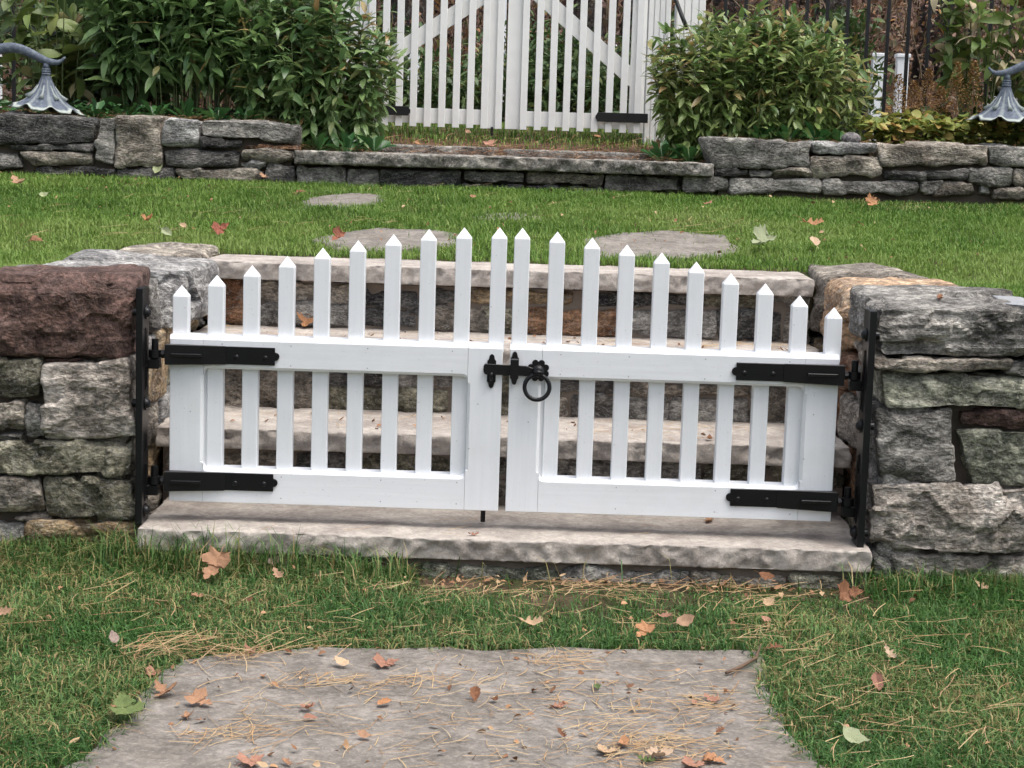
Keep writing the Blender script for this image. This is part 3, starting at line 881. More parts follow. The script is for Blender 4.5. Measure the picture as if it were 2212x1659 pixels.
for k, (a, b, c, d, lab) in enumerate(((-.62, -.12, 7.98, 8.32, 'flat mossy paving stone before the left leaf of the tall gate'), (-.05, .62, 7.95, 8.25, 'flat mossy paving stone before the right leaf of the tall gate'))):
    zz = zg(0, (c + d) / 2) + .012
    flagstone([(a, c), (b, c + .02), (b + .03, d), ((a + b) / 2, d + .04), (a - .02, d - .03)], zz, .04, COPE, 30 + k, lab, group='paving stones at the tall gate')
# ------------------------------------------------------------------ the low white gate
GF, GB = 4.325, 4.387               # front and back of the frame
GZ0, GZ1 = 0.047, 0.456
WZ0, WZ1 = 0.130, 0.376


def loft(bm, loops):
    """closed outlines of equal length, joined one to the next and capped"""
    rings = [[bm.verts.new(p) for p in lp] for lp in loops]
    n = len(rings[0])
    for a, b in zip(rings, rings[1:]):
        for i in range(n):
            bm.faces.new((a[i], a[(i + 1) % n], b[(i + 1) % n], b[i]))
    bm.faces.new(rings[0][::-1])
    bm.faces.new(rings[-1])
    bmesh.ops.recalc_face_normals(bm, faces=list(bm.faces))


def stile(parent, x0, x1, side, b=0.007):
    """upright of the frame; side = +1 when the window lies towards +x"""
    xi, xo = (x1, x0) if side > 0 else (x0, x1)
    e = 0.0015

    def loop(y, inset, oe):
        zs = ((WZ0 + .014, WZ1 - .014))
        xx = xi - side * inset
        o_ = xo + side * oe
        zt = GZ1 - (0.010 if oe and y < GF + .004 else 0.0 if y < GF + .02 else oe)
        return [(o_, y, GZ0 + oe), (xi - side * .0004, y, GZ0 + oe), (xi - side * .0004, y, zs[0]), (xx, y, zs[0] + .003), (xx, y, zs[1] - .003), (xi - side * .0004, y, zs[1]), (xi - side * .0004, y, zt), (o_, y, zt)]
    bm = bmesh.new()
    loft(bm, [loop(GF, b, e), loop(GF + e, b - .001, 0.0001), loop(GF + b, 0.0004, 0), loop(GF + .011, 0.0004, 0), loop(GB - e, 0.0004, 0), loop(GB, 0.0004, e)])
    return bm_obj('stile', bm, WHITE_V, parent)


def rail(parent, x0, x1, top, b=0.007, rad=0.014):
    """cross rail with rounded inner corners and a routed edge towards the window"""
    arc = []
    for k in range(6):
        t = k / 5 * math.pi / 2
        arc.append((x0 + rad - rad * math.cos(t), rad * math.sin(t), math.cos(t), -math.sin(t)))
    pts = [(x, z, nx, nz) for x, z, nx, nz in arc] + [(x0 + x1 - x, z, -nx, nz) for x, z, nx, nz in arc[::-1]]
    # pts run along the window edge seen from the window: z measured away from the window corner line
    zw = WZ1 if top else WZ0
    sgn = 1 if top else -1

    def loop(y, inset, oe):
        lp = []
        for x, z, nx, nz in pts:
            xx = min(max(x - nx * inset, x0), x1)
            zz = zw - sgn * (rad - z) - sgn * nz * inset
            lp.append((xx, y, zz))
        if top:
            zo = GZ1 - (0.010 if y < GF + .004 else 0.0 if y < GF + .02 else oe)
        else:
            zo = GZ0 + oe
        lp += [(x1, y, zo), (x0, y, zo)]
        return lp
    e = 0.0015
    bm = bmesh.new()
    loft(bm, [loop(GF, b, e), loop(GF + e, b - .001, 0.0001), loop(GF + b, 0, 0), loop(GF + .011, 0, 0), loop(GB - e, 0, 0), loop(GB, 0, e)])
    return bm_obj('top_rail' if top else 'bottom_rail', bm, WHITE_H, parent)


def picket(parent, x, y, zb, zp, w=0.038, d=0.034, m=None):
    bm = bmesh.new()
    h = w / 2
    k = d / 2
    zs = zp - 0.024
    e = 0.0016
    lps = []
    for z, a, b_ in ((zb, h, k), (zs - .003, h, k), (zs, h - .001, k - .001)):
        lps.append([(x - a + e, y - b_, z), (x + a - e, y - b_, z), (x + a, y - b_ + e, z), (x + a, y + b_ - e, z), (x + a - e, y + b_, z), (x - a + e, y + b_, z), (x - a, y + b_ - e, z), (x - a, y - b_ + e, z)])
    rings = [[bm.verts.new(p) for p in lp] for lp in lps]
    for a, b_ in zip(rings, rings[1:]):
        for i in range(8):
            bm.faces.new((a[i], a[(i + 1) % 8], b_[(i + 1) % 8], b_[i]))
    bm.faces.new(rings[0][::-1])
    tip = bm.verts.new((x, y, zp))
    for i in range(8):
        bm.faces.new((rings[-1][i], rings[-1][(i + 1) % 8], tip))
    return bm_obj('picket', bm, m or WHITE_V, parent)


def strap_hinge(parent, xh, xe, z, h=0.043):
    """black strap hinge; xh = hinge end, xe = free end"""
    s = 1 if xe > xh else -1
    bm = bmesh.new()
    pl = [(xh, z - h / 2), (xe - s * .012, z - h / 2), (xe - s * .012, z - h * .24)]
    for k in range(7):
        t = -math.pi / 2 + k / 6 * math.pi
        pl.append((xe - s * .012 + s * math.cos(t) * .011, z + math.sin(t) * .0105))
    pl += [(xe - s * .012, z + h * .24), (xe - s * .012, z + h / 2), (xh, z + h / 2)]
    prism(bm, pl, GF - .0055, GF - .0004)
    bmesh.ops.bevel(bm, geom=list(bm.edges), offset=.0008, segments=1, affect='EDGES')
    o = bm_obj('strap_hinge', bm, BLACK, parent)
    # tapered cup that wraps the threaded eye
    bm = bmesh.new()
    x1 = xh + s * .140
    yf0, yf1 = GF - .030, GF - .0075
    hz0, hz1 = h / 2 + .003, h / 2 + .001
    vs = [(xh - s * .004, yf0, z - hz0), (x1, yf1, z - hz1), (x1, yf1, z + hz1), (xh - s * .004, yf0, z + hz0)]
    vb = [(xh - s * .004, GF - .0056, z - hz0), (x1, GF - .0056, z - hz1), (x1, GF - .0056, z + hz1), (xh - s * .004, GF - .0056, z + hz0)]
    loft(bm, [vs, vb])
    bevel(bm, .0012, 1)
    bm_obj('cup', bm, BLACK, o)
    bm = bmesh.new()
    bbox(bm, min(xh + s * .012, xh + s * .085), max(xh + s * .012, xh + s * .085), GF - .033, GF - .018, z - .0035, z + .0035)
    bevel(bm, .001, 1)
    bm_obj('rib', bm, BLACK, o)
    for f in (.165, .235):
        bm = bmesh.new()
        dome(bm, (xh + s * f, GF - .0056, z - .004), (0, -1, 0), .0065, .0028)
        bm_obj('screw', bm, BLACK, o, True)
    # threaded eye, nut and eye ring reaching to the pintle
    xp = xh - s * .030
    bm = bmesh.new()
    cyl(bm, (xh + s * .005, GF - .014, z), (xp, GF - .014, z), .0055)
    cyl(bm, (xh - s * .006, GF - .014, z), (xh - s * .013, GF - .014, z), .0115, n=6)
    bm_obj('eye_bolt', bm, BLACK, o)
    bm = bmesh.new()
    cyl(bm, (xp, GF - .014, z - .009), (xp, GF - .014, z + .009), .0155)
    bm_obj('eye', bm, BLACK, o, False)
    return o


def nails(parent, pts):
    for x, z in pts:
        bm = bmesh.new()
        dome(bm, (x, GF + .0002, z), (0, -1, 0), .0021, .0005, 8, 2)
        bm_obj('nail', bm, ZINC, parent)


def gate_leaf(x0, x1, wx0, wx1, px, peaks, hinge_x, end_x, label):
    t = thing('garden_gate', ((x0 + x1) / 2, GF, GZ0), label, 'gate', 'low white gate leaves')
    stile(t, x0, wx0, +1)
    stile(t, wx1, x1, -1)
    rail(t, wx0 + .0003, wx1 - .0003, True)
    rail(t, wx0 + .0003, wx1 - .0003, False)
    # flat boards between front and back of the frame, behind the stile edges, close the picket row
    for x, zp in zip(px, peaks):
        inside = wx0 + .019 < x + .012 and x - .012 < wx1 - .019
        picket(t, x, 4.363, (WZ0 - .03) if inside else GZ1 - .02, zp)
    ins = [x for x in px if wx0 + .01 < x < wx1 - .01]
    for a, b in ((wx0 - .006, ins[0] - .0192), (ins[-1] + .0192, wx1 + .006)):
        box_obj('filler_strip', (a, b, 4.352, 4.374, WZ0 - .02, WZ1 + .02), WHITE, t, 0)
    for zc in (.4105, .1005):
        strap_hinge(t, hinge_x, end_x, zc)
    s = 1 if end_x > hinge_x else -1
    w = wx1 - wx0
    nails(t, [(wx0 + w * f, zz) for f in (.07, .33, .62, .94) for zz in (.437, .389)] + [(wx0 + w * f, zz) for f in (.3, .68, .97) for zz in (.115, .062)]
          + [((x0 + wx0) / 2 + .01, .27), ((x1 + wx1) / 2 - .015, .31), (wx1 + .008, .2)])
    return t


LPK = [0.5736, 0.6011, 0.6273, 0.6524, 0.6752, 0.6958, 0.7130, 0.7279, 0.7350, 0.7377]
RPK = [0.7384, 0.7320, 0.7201, 0.7060, 0.6896, 0.6698, 0.6445, 0.6225, 0.5959, 0.5694]
gl = gate_leaf(-.830, -.0245, -.748, -.108, [-.809 + .0853 * i for i in range(10)], LPK, -.833, -.563, 'left leaf of the low white picket gate, with the latch keeper')
gr = gate_leaf(-.007, .790, .0715, .708, [.0140 + .0847 * i for i in range(10)], RPK, .795, .529, 'right leaf of the low white picket gate, with the black ring latch')


def latch_plate(cx, cz, w, h):
    """small plate with rounded tongues at both ends"""
    pl = []
    for s in (1, -1):
        arc = [(cx + s * (-w / 2), cz + s * (h / 2 - .016)), (cx + s * (-w * .38), cz + s * (h / 2 - .014))]
        for k in range(7):
            t = math.pi - k / 6 * math.pi
            arc.append((cx + s * math.cos(t) * w * .32, cz + s * (h / 2 - .010 + math.sin(t) * .010)))
        arc += [(cx + s * (w * .38), cz + s * (h / 2 - .014)), (cx + s * (w / 2), cz + s * (h / 2 - .016))]
        pl += arc
    return pl


def build_latch():
    bm = bmesh.new()
    prism(bm, latch_plate(-.0505, .392, .021, .083), GF - .004, GF - .0003)
    k = bm_obj('latch_keeper', bm, BLACK, gl)
    bm = bmesh.new()
    tube(bm, [(-.0505, GF - .003, .372), (-.0505, GF - .014, .374), (-.0505, GF - .017, .382), (-.0505, GF - .017, .390)], .0042)
    cyl(bm, (-.0505, GF - .003, .362), (-.0505, GF - .005, .40), .0042)
    bm_obj('keeper_hook', bm, BLACK, k, True)
    # drop bolt on the left leaf
    bm = bmesh.new()
    cyl(bm, (-.062, GB + .012, .30), (-.062, GB + .012, .004), .006)
    db = bm_obj('drop_bolt', bm, BLACK, gl)
    for z in (.08, .27):
        bm = bmesh.new()
        bbox(bm, -.075, -.049, GB - .001, GB + .020, z - .008, z + .008)
        bevel(bm, .002, 1)
        bm_obj('bolt_guide', bm, BLACK, db)
    # latch bar, guide, rosette and ring on the right leaf
    bm = bmesh.new()
    zc = .397
    pl = [(-.068, zc - .010), (-.070, zc - .004), (-.070, zc + .008), (-.067, zc + .0135), (.022, zc + .0115), (.034, zc + .011), (.060, zc + .003), (.060, zc - .008), (.034, zc - .014), (.022, zc - .0135), (-.064, zc - .0125)]
    prism(bm, pl, GF - .0115, GF - .0055)
    bevel(bm, .001, 1)
    lb = bm_obj('latch_bar', bm, BLACK, gr)
    bm = bmesh.new()
    prism(bm, latch_plate(.0048, .402, .0205, .080), GF - .016, GF - .0003)
    bm_obj('latch_guide', bm, BLACK, gr)
    bm = bmesh.new()
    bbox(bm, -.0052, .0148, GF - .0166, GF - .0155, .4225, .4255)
    bm_obj('guide_edge', bm, plain_mat('dark_grey_edge', (.16, .16, .17), .3), gr)  # thin strip of greyer tone across the front of the latch guide
    cx, cz = .0625, .397
    bm = bmesh.new()
    pl = []
    for k in range(8):
        a0 = k * math.pi / 4 + math.pi / 8
        for j in range(7):
            t = a0 + math.pi / 2 * 0
            c = a0
            u = c - math.pi / 2 + j / 6 * math.pi
            pl.append((cx + math.cos(c) * .0195 + math.cos(u) * .0080, cz + math.sin(c) * .0195 + math.sin(u) * .0080))
    prism(bm, pl, GF - .0045, GF - .0003)
    ro = bm_obj('rosette', bm, BLACK, gr)
    bm = bmesh.new()
    cyl(bm, (cx, GF - .0044, cz), (cx, GF - .020, cz), .0165, .0125, 20)
    dome(bm, (cx, GF - .020, cz), (0, -1, 0), .0125, .006, 20)
    bm_obj('boss', bm, BLACK, ro, True)
    bm = bmesh.new()
    tube(bm, [(cx - .011, GF - .024, cz - .004), (cx, GF - .028, cz - .001), (cx + .011, GF - .024, cz - .004)], .0055)
    bm_obj('ring_collar', bm, BLACK, ro, True)
    # hanging ring, slightly forward at its foot
    bm = bmesh.new()
    rad = .0300
    pts = []
    for k in range(40):
        t = 2 * math.pi * k / 40
        x = cx - .002 + math.sin(t) * rad
        z = cz - .008 - rad + math.cos(t) * rad
        y = GF - .022 - (cz - .008 - z) * .10
        pts.append((x, y, z))
    tube(bm, pts, .0052, 12, closed=True)
    bm_obj('ring', bm, BLACK, ro, True)


build_latch()


def hinge_post(s, xi, label):
    """steel flat bolted to the side of the wall, carrying the two pintles; s = +1 for the left-hand post"""
    t = thing('hinge_post', (xi, 4.288, .0), label, 'hinge post', 'black steel hinge posts')
    th = .0165
    a, b = sorted((xi, xi - s * th))
    o = box_obj('bar', (a, b, 4.250, 4.326, .0005, .572), BLACK, t, .0022, 2)
    for zz, hh in ((.43, .085), (.355, .05), (.10, .085), (.20, .04)):
        a, b = sorted((xi + s * .0003, xi + s * .0023))
        bm = bmesh.new()
        for y0, y1 in ((4.279, 4.282), (4.294, 4.297)):
            bbox(bm, a, b, y0, y1, zz - hh / 2, zz + hh / 2)
        for z0 in (zz - hh / 2 - .003, zz + hh / 2):
            bbox(bm, a, b, 4.279, 4.297, z0, z0 + .003)
        bm_obj('slot_rim', bm, BLACK, t)
    for zz in (.512, .292, .03):
        bm = bmesh.new()
        cyl(bm, (xi, 4.288, zz), (xi + s * .003, 4.288, zz), .017)
        dome(bm, (xi + s * .003, 4.288, zz), (s, 0, 0), .0125, .010)
        bm_obj('bolt', bm, BLACK, t, True)
        # spacer reaching back to the wall
        bm = bmesh.new()
        cyl(bm, (xi - s * th, 4.288, zz), (xi - s * (th + .014), 4.288, zz), .010)
        bm_obj('anchor', bm, BLACK, t)
    xp = -.863 if s > 0 else .825
    for zz in (.4105, .1005):
        bm = bmesh.new()
        cyl(bm, (xp, GF - .014, zz - .034), (xp, GF - .014, zz + .036), .0085)
        p = bm_obj('pintle', bm, BLACK, t)
        bm = bmesh.new()
        a, b = sorted((xp - s * .012, xi))
        bbox(bm, a, xi if s < 0 else b, GF - .026, GF + .004, zz - .036, zz - .011) if False else bbox(bm, min(xp + s * .012, xi), max(xp + s * .012, xi), GF - .026, GF + .004, zz - .036, zz - .011)
        bevel(bm, .002, 1)
        bm_obj('bracket', bm, BLACK, p)


hinge_post(+1, -.8805, 'black steel hinge post bolted to the wall left of the gate')
hinge_post(-1, .843, 'black steel hinge post bolted to the wall right of the gate')

# ------------------------------------------------------------------ tall white double gate behind
BY = 8.70


def tall_leaf(xs, sx0, sx1, xh, xe, brace, label):
    """xs = picket centres, sx0..sx1 = meeting stile, xh = hinge side"""
    lo, hi = min(xs) - .0165, max(xs) + .0165
    t = thing('garden_gate', ((lo + hi) / 2, BY, 1.011), label, 'gate', 'tall white gate leaves')
    for x in xs:
        picket(t, x, BY, 1.012, 2.12 + .10 * (1 - abs(x) / .7), w=.033, d=.020, m=WHITE2)
    box_obj('stile', (sx0, sx1, BY + .0105, BY + .045, 1.012, 2.10), WHITE2, t)
    box_obj('hinge_stile', (min(xh, xh + (.07 if xh < 0 else -.07)), max(xh, xh + (.07 if xh < 0 else -.07)), BY + .0105, BY + .045, 1.012, 2.05), WHITE2, t)
    a, b = min(lo, xh), max(hi, xh)
    ix0, ix1 = (xh + .0702, sx0 - .0002) if xh < 0 else (sx1 + .0002, xh - .0702)
    for nm, z0, z1 in (('bottom_rail', 1.028, 1.100), ('middle_rail', 1.76, 1.83), ('top_rail', 1.94, 2.01)):
        box_obj(nm, (ix0, ix1, BY + .0108, BY + .043, z0, z1), WHITE2, t)
    (ax, az), (bx, bz), w = brace
    d = Vector((bx - ax, bz - az)).normalized()
    n = Vector((-d.y, d.x)) * w / 2
    bm = bmesh.new()
    prism(bm, [(ax - n.x, az - n.y), (bx - n.x, bz - n.y), (bx + n.x, bz + n.y), (ax + n.x, az + n.y)], BY + .0125, BY + .038)
    bm_obj('brace', bm, WHITE2, t)
    s = 1 if xe > xh else -1
    bm = bmesh.new()
    z = 1.083
    x0, x1 = xh - s * .02, xe
    prism(bm, [(x0, z - .022), (x1 - s * .01, z - .022), (x1 - s * .004, z - .010), (x1, z - .008), (x1, z + .008), (x1 - s * .004, z + .010), (x1 - s * .01, z + .022), (x0, z + .022)], BY - .019, BY - .0103)
    bevel(bm, .001, 1)
    bm_obj('strap_hinge', bm, IRON, t)
    return t


PX = .0680
lxs = [-.122 + .0165 - PX * i for i in range(10)]
tl = tall_leaf(lxs, -.190, -.1215, -.78, -.526, ((-.70, 1.29), (-.16, 1.66), .075), 'left leaf of the tall weathered white picket gate')
rxs = [.0135 + PX * i for i in range(9)]
tr = tall_leaf(rxs, -.073, -.0035, .588, .358, ((.56, 1.245), (.06, 1.66), .075), 'right leaf of the tall weathered white picket gate')
bm = bmesh.new()
cyl(bm, (-.134, BY - .012, 1.02), (-.134, BY - .012, .955), .006)
bm_obj('drop_bolt', bm, IRON, tl)


def gate_post(x0, x1, y0, y1, label):
    t = thing('gate_post', ((x0 + x1) / 2, (y0 + y1) / 2, .96), label, 'gate post', 'white posts of the tall gate')
    box_obj('shaft', (x0, x1, y0, y1, .94, 2.25), WHITE2, t, .003)
    n = 4
    for k in range(n):
        a = x0 + (x1 - x0) * (k + .08) / n
        b = x0 + (x1 - x0) * (k + .92) / n
        box_obj('board', (a, b, y0 - .008, y0 - .0005, .96, 2.22), WHITE2, t, .002)
    box_obj('cap', (x0 - .02, x1 + .02, y0 - .025, y1 + .02, 2.2505, 2.29), WHITE2, t, .006)


gate_post(.594, .700, 8.72, 8.83, 'narrow white post at the right leaf of the tall gate')
gate_post(.735, .872, 8.80, 8.94, 'clad white post between the tall gate and the iron fence on the right')
gate_post(-.905, -.795, 8.72, 8.84, 'white post half hidden by the shrub left of the tall gate')
bm = bmesh.new()
tube(bm, [(.690, 8.66, 1.70), (.715, 8.64, 1.635), (.742, 8.61, 1.565), (.768, 8.58, 1.50)], .010, 8)
gs = bm_obj('gate_stay', bm, IRON, None, True)
tag(gs, 'slanting black gate stay bar beside the clad white post', 'gate stay')


# ------------------------------------------------------------------ iron fence
def iron_fence(xa, xb, label):
    t = thing('iron_fence', ((xa + xb) / 2, 8.98, .98), label, 'fence', 'black iron fence sections')
    n = int(round(abs(xb - xa) / .1))
    bm = bmesh.new()
    bbox(bm, -.008, .008, -.008, .008, 0, 1.22)
    bevel(bm, .001, 1)
    me = bpy.data.meshes.new('bar')
    bm.to_mesh(me)
    bm.free()
    me.materials.append(IRON)
    lo = min(xa, xb)
    for i in range(n + 1):
        o = bpy.data.objects.new('bar', me)
        COL.objects.link(o)
        o.parent = t
        o.location = Vector((lo + .1 * i, 8.98, 1.0)) - t.location
    for z in (1.05, 2.05, 2.17):
        box_obj('rail', (min(xa, xb) - .03, max(xa, xb) + .03, 8.962, 8.998, z, z + .02), IRON, t, .001, 1)


iron_fence(.986, 3.986, 'black iron bar fence right of the tall white gate')
iron_fence(-4.0, -1.0, 'black iron bar fence behind the shrubs left of the tall gate')


# ------------------------------------------------------------------ far white fence
def white_fence_post(x, label, y=16.0, w=.10, h=.80):
    t = thing('fence_post', (x, y, 1.0), label, 'fence post', 'far white fence posts')
    box_obj('shaft', (x - w / 2, x + w / 2, y - w / 2, y + w / 2, .98, 1.0 + h), WHITE, t, .004)
    box_obj('cap', (x - w * .62, x + w * .62, y - w * .62, y + w * .62, 1.0 + h + .0005, 1.0 + h + .035), WHITE, t, .008)
    return t


white_fence_post(3.11, 'far white fence post beyond the iron bars, left of a close pair')
white_fence_post(3.325, 'far white fence post beyond the iron bars, right of a close pair')
white_fence_post(-.95, 'far white fence post seen through the left leaf of the tall gate')
white_fence_post(-.20, 'far white fence post seen in the gap between the tall gate leaves', h=1.6)
white_fence_post(.76, 'far white fence post seen through the right leaf of the tall gate')
white_fence_post(-4.62, 'far white fence post at the left edge of the picture')


def far_fence(x0, x1, y, label):
    t = thing('picket_fence', ((x0 + x1) / 2, y, 1.0), label, 'fence')
    bm = bmesh.new()
    bbox(bm, -.022, .022, -.01, .01, 0, .52)
    me = bpy.data.meshes.new('picket')
    bm.to_mesh(me)
    bm.free()
    me.materials.append(WHITE)
    x = x0
    while x < x1:
        o = bpy.data.objects.new('picket', me)
        COL.objects.link(o)
        o.parent = t
        o.location = Vector((x, y, 1.0)) - t.location
        x += .085
    for z in (1.08, 1.42):
        box_obj('rail', (x0 - .03, x1 + .03, y + .0105, y + .04, z, z + .05), WHITE, t, 0)


far_fence(4.1, 6.6, 16.05, 'far white picket fence behind the planting on the right')
# ------------------------------------------------------------------ numpy scatter helpers
def vnoise(x, y, s, seed):
    g = np.random.default_rng(seed).random((64, 64))
    u, v = x * s + 17.3, y * s + 31.7
    i, j = np.floor(u).astype(int), np.floor(v).astype(int)
    f, h = u - i, v - j
    f, h = f * f * (3 - 2 * f), h * h * (3 - 2 * h)
    a, b, c, d = g[i % 64, j % 64], g[(i + 1) % 64, j % 64], g[i % 64, (j + 1) % 64], g[(i + 1) % 64, (j + 1) % 64]
    return (a * (1 - f) + b * f) * (1 - h) + (c * (1 - f) + d * f) * h


def in_poly(x, y, poly):
    r = np.zeros(len(x), dtype=bool)
    n = len(poly)
    for i in range(n):
        x0, y0 = poly[i][0], poly[i][1]
        x1, y1 = poly[(i + 1) % n][0], poly[(i + 1) % n][1]
        c = (y0 > y) != (y1 > y)
        with np.errstate(divide='ignore', invalid='ignore'):
            xx = (x1 - x0) * (y - y0) / (y1 - y0 + 1e-12) + x0
        r ^= c & (x < xx)
    return r


def shrink(poly, s):
    cx, cy = sum(p[0] for p in poly) / len(poly), sum(p[1] for p in poly) / len(poly)
    return [(cx + (p[0] - cx) * s, cy + (p[1] - cy) * s) for p in poly]


def blades(P, h, w, az, lean, curl, rn):
    """grass blades: five points each"""
    n = len(P)
    d = np.stack([np.cos(az), np.sin(az), np.zeros(n)], 1)
    s = np.stack([-np.sin(az), np.cos(az), np.zeros(n)], 1)
    up = np.array([0, 0, 1.0])
    mid = P + d * (h * lean * .45)[:, None] + up * (h * .58)[:, None]
    tip = P + d * (h * (lean + curl))[:, None] + up * (h * np.clip(1.0 - .55 * curl - .2 * lean, .15, 1))[:, None]
    V = np.stack([P - s * (w / 2)[:, None], P + s * (w / 2)[:, None], mid - s * (w * .42)[:, None], mid + s * (w * .42)[:, None], tip], 1)
    o = np.arange(n)[:, None, None] * 5
    T = (np.array([[0, 1, 3], [0, 3, 2], [2, 3, 4]])[None] + o).reshape(-1, 3)
    return V.reshape(-1, 3), T, np.repeat(rn, 5)


def ribbons(P, L, w, az, el, bend, rn, seg=4):
    """needles and straws: narrow curved strips"""
    n = len(P)
    vs = []
    a = az[:, None] + bend[:, None] * (np.linspace(-.5, .5, seg + 1))[None]
    st = (L / seg)[:, None]
    dx = np.cos(a) * st
    dy = np.sin(a) * st
    X = np.cumsum(dx, 1) - dx.sum(1, keepdims=True) / 2 + P[:, 0:1]
    Yv = np.cumsum(dy, 1) - dy.sum(1, keepdims=True) / 2 + P[:, 1:2]
    t = np.linspace(0, 1, seg + 1)[None]
    Z = P[:, 2:3] + np.abs(np.sin(el))[:, None] * L[:, None] * t * (1.2 - .4 * t)
    sx, sy = -np.sin(a), np.cos(a)
    ww = (w / 2)[:, None]
    A = np.stack([X - sx * ww, Yv - sy * ww, Z], 2)
    B = np.stack([X + sx * ww, Yv + sy * ww, Z + ww * .6], 2)
    V = np.stack([A, B], 2).reshape(n, -1, 3)
    k = []
    for i in range(seg):
        k += [[2 * i, 2 * i + 1, 2 * i + 3], [2 * i, 2 * i + 3, 2 * i + 2]]
    T = (np.array(k)[None] + np.arange(n)[:, None, None] * (2 * (seg + 1))).reshape(-1, 3)
    return V.reshape(-1, 3), T, np.repeat(rn, 2 * (seg + 1))


def join_parts(parts):
    V, T, Rn, o = [], [], [], 0
    for v, t, r in parts:
        V.append(v)
        T.append(t + o)
        Rn.append(r)
        o += len(v)
    return np.concatenate(V), np.concatenate(T), np.concatenate(Rn)


GRASS = leaf_mat('grass_blade', [(0.0, (0.032, 0.088, 0.018)), (0.35, (0.062, 0.150, 0.034)), (0.62, (0.105, 0.212, 0.054)), (0.84, (0.19, 0.29, 0.10)), (0.88, (0.24, 0.235, 0.085)), (1.0, (0.40, 0.30, 0.15))], 0.5, 0.28, 0.25)
GRASS_U = leaf_mat('lawn_blade', [(0.0, (0.054, 0.125, 0.020)), (0.4, (0.118, 0.225, 0.036)), (0.75, (0.190, 0.30, 0.060)), (0.93, (0.28, 0.35, 0.11)), (0.96, (0.32, 0.28, 0.11)), (1.0, (0.42, 0.33, 0.17))], 0.5, 0.30, 0.25)
STRAW = leaf_mat('dry_needles', [(0.0, (0.26, 0.15, 0.075)), (0.4, (0.40, 0.26, 0.135)), (0.8, (0.48, 0.36, 0.20)), (1.0, (0.30, 0.19, 0.11))], 0.6, 0.1, 0.2)
PSTRAW = leaf_mat('red_pine_straw', [(0.0, (0.13, 0.06, 0.035)), (0.5, (0.27, 0.14, 0.075)), (1.0, (0.40, 0.25, 0.14))], 0.7, 0.05, 0.15)


def grass_lower():
    N = 185000
    x = NR.uniform(-2.2, 2.3, N)
    y = NR.uniform(2.45, 4.275, N)
    ok = ~in_poly(x, y, shrink(FLAG_MAIN, .945)) & ~(in_poly(x, y, shrink(FLAG_MAIN, .99)) & (NR.random(N) < .62 + .5 * (vnoise(x, y, 9, 90) - .5)))
    ok &= ~((np.abs(x) < .86) & (y > 4.215))
    ok &= ~((y > 4.262))
    # worn patches in front of the step
    wear = vnoise(x, y, 5.0, 3) + .35 * vnoise(x, y, 19.0, 4)
    zone = np.exp(-((x - .25) / .75) ** 2) * np.clip((y - 3.55) / .35, 0, 1)
    ok &= ~((x > -.2) & (x < .86) & (y > 4.10) & (NR.random(N) < .85))
    ok &= (NR.random(N) > zone * np.clip(wear * 1.4 - .42, 0, .85))
    x, y = x[ok], y[ok]
    n = len(x)
    z = np.full(n, -.092) + (vnoise(x, y, 3, 8) - .5) * .012
    tuft = vnoise(x, y, 6, 5)
    h = .014 + .020 * NR.random(n) + .020 * tuft
    wall = np.clip((y - 4.05) / .2, 0, 1)
    left = np.clip((-.30 - x) / .35, 0, 1)
    mid = (x > -.22) & (x < .86)
    h = np.where(mid, h * (1 - .70 * np.clip((y - 3.85) / .25, 0, 1)), h)
    h = h + wall * (~mid) * (.012 + .055 * left * NR.random(n) + .03 * (x > .85) * NR.random(n))
    lean = np.abs(NR.normal(.55, .5, n))
    curl = np.abs(NR.normal(.4, .35, n))
    w = NR.uniform(.0018, .0034, n)
    rn = np.clip(.15 + .55 * vnoise(x, y, 4, 6) + NR.normal(0, .18, n), 0, .86)
    dry = NR.random(n) < (.025 + .10 * zone[ok])
    rn[dry] = NR.uniform(.88, .999, dry.sum())
    a = blades(np.stack([x, y, z], 1), h, w, NR.uniform(0, 6.283, n), lean, curl, rn)
    # a few long blades reaching over the lowest slab
    m = 1150
    x = np.concatenate([-.95 + .72 * NR.random(m - 240) ** 1.3, NR.uniform(.80, 1.40, 220), NR.uniform(-.2, .7, 20)])
    y = 4.195 - np.abs(NR.normal(0, .05, m))
    b = blades(np.stack([x, y, np.full(m, -.095)], 1), NR.uniform(.05, .15, m) * np.where(x < -.5, 1.0, .8), NR.uniform(.002, .0036, m), NR.uniform(0, 6.283, m), np.abs(NR.normal(.35, .25, m)), np.abs(NR.normal(.25, .2, m)), NR.uniform(0, .6, m))
    V, T, r_ = join_parts([a, b])
    o = link('lawn_grass', tri_mesh('lawn_grass', V, T, r_), GRASS, None, (0, 3.4, -.09))
    tag(o, 'longer grass around the foreground flagstone below the step', 'grass', kind='stuff')


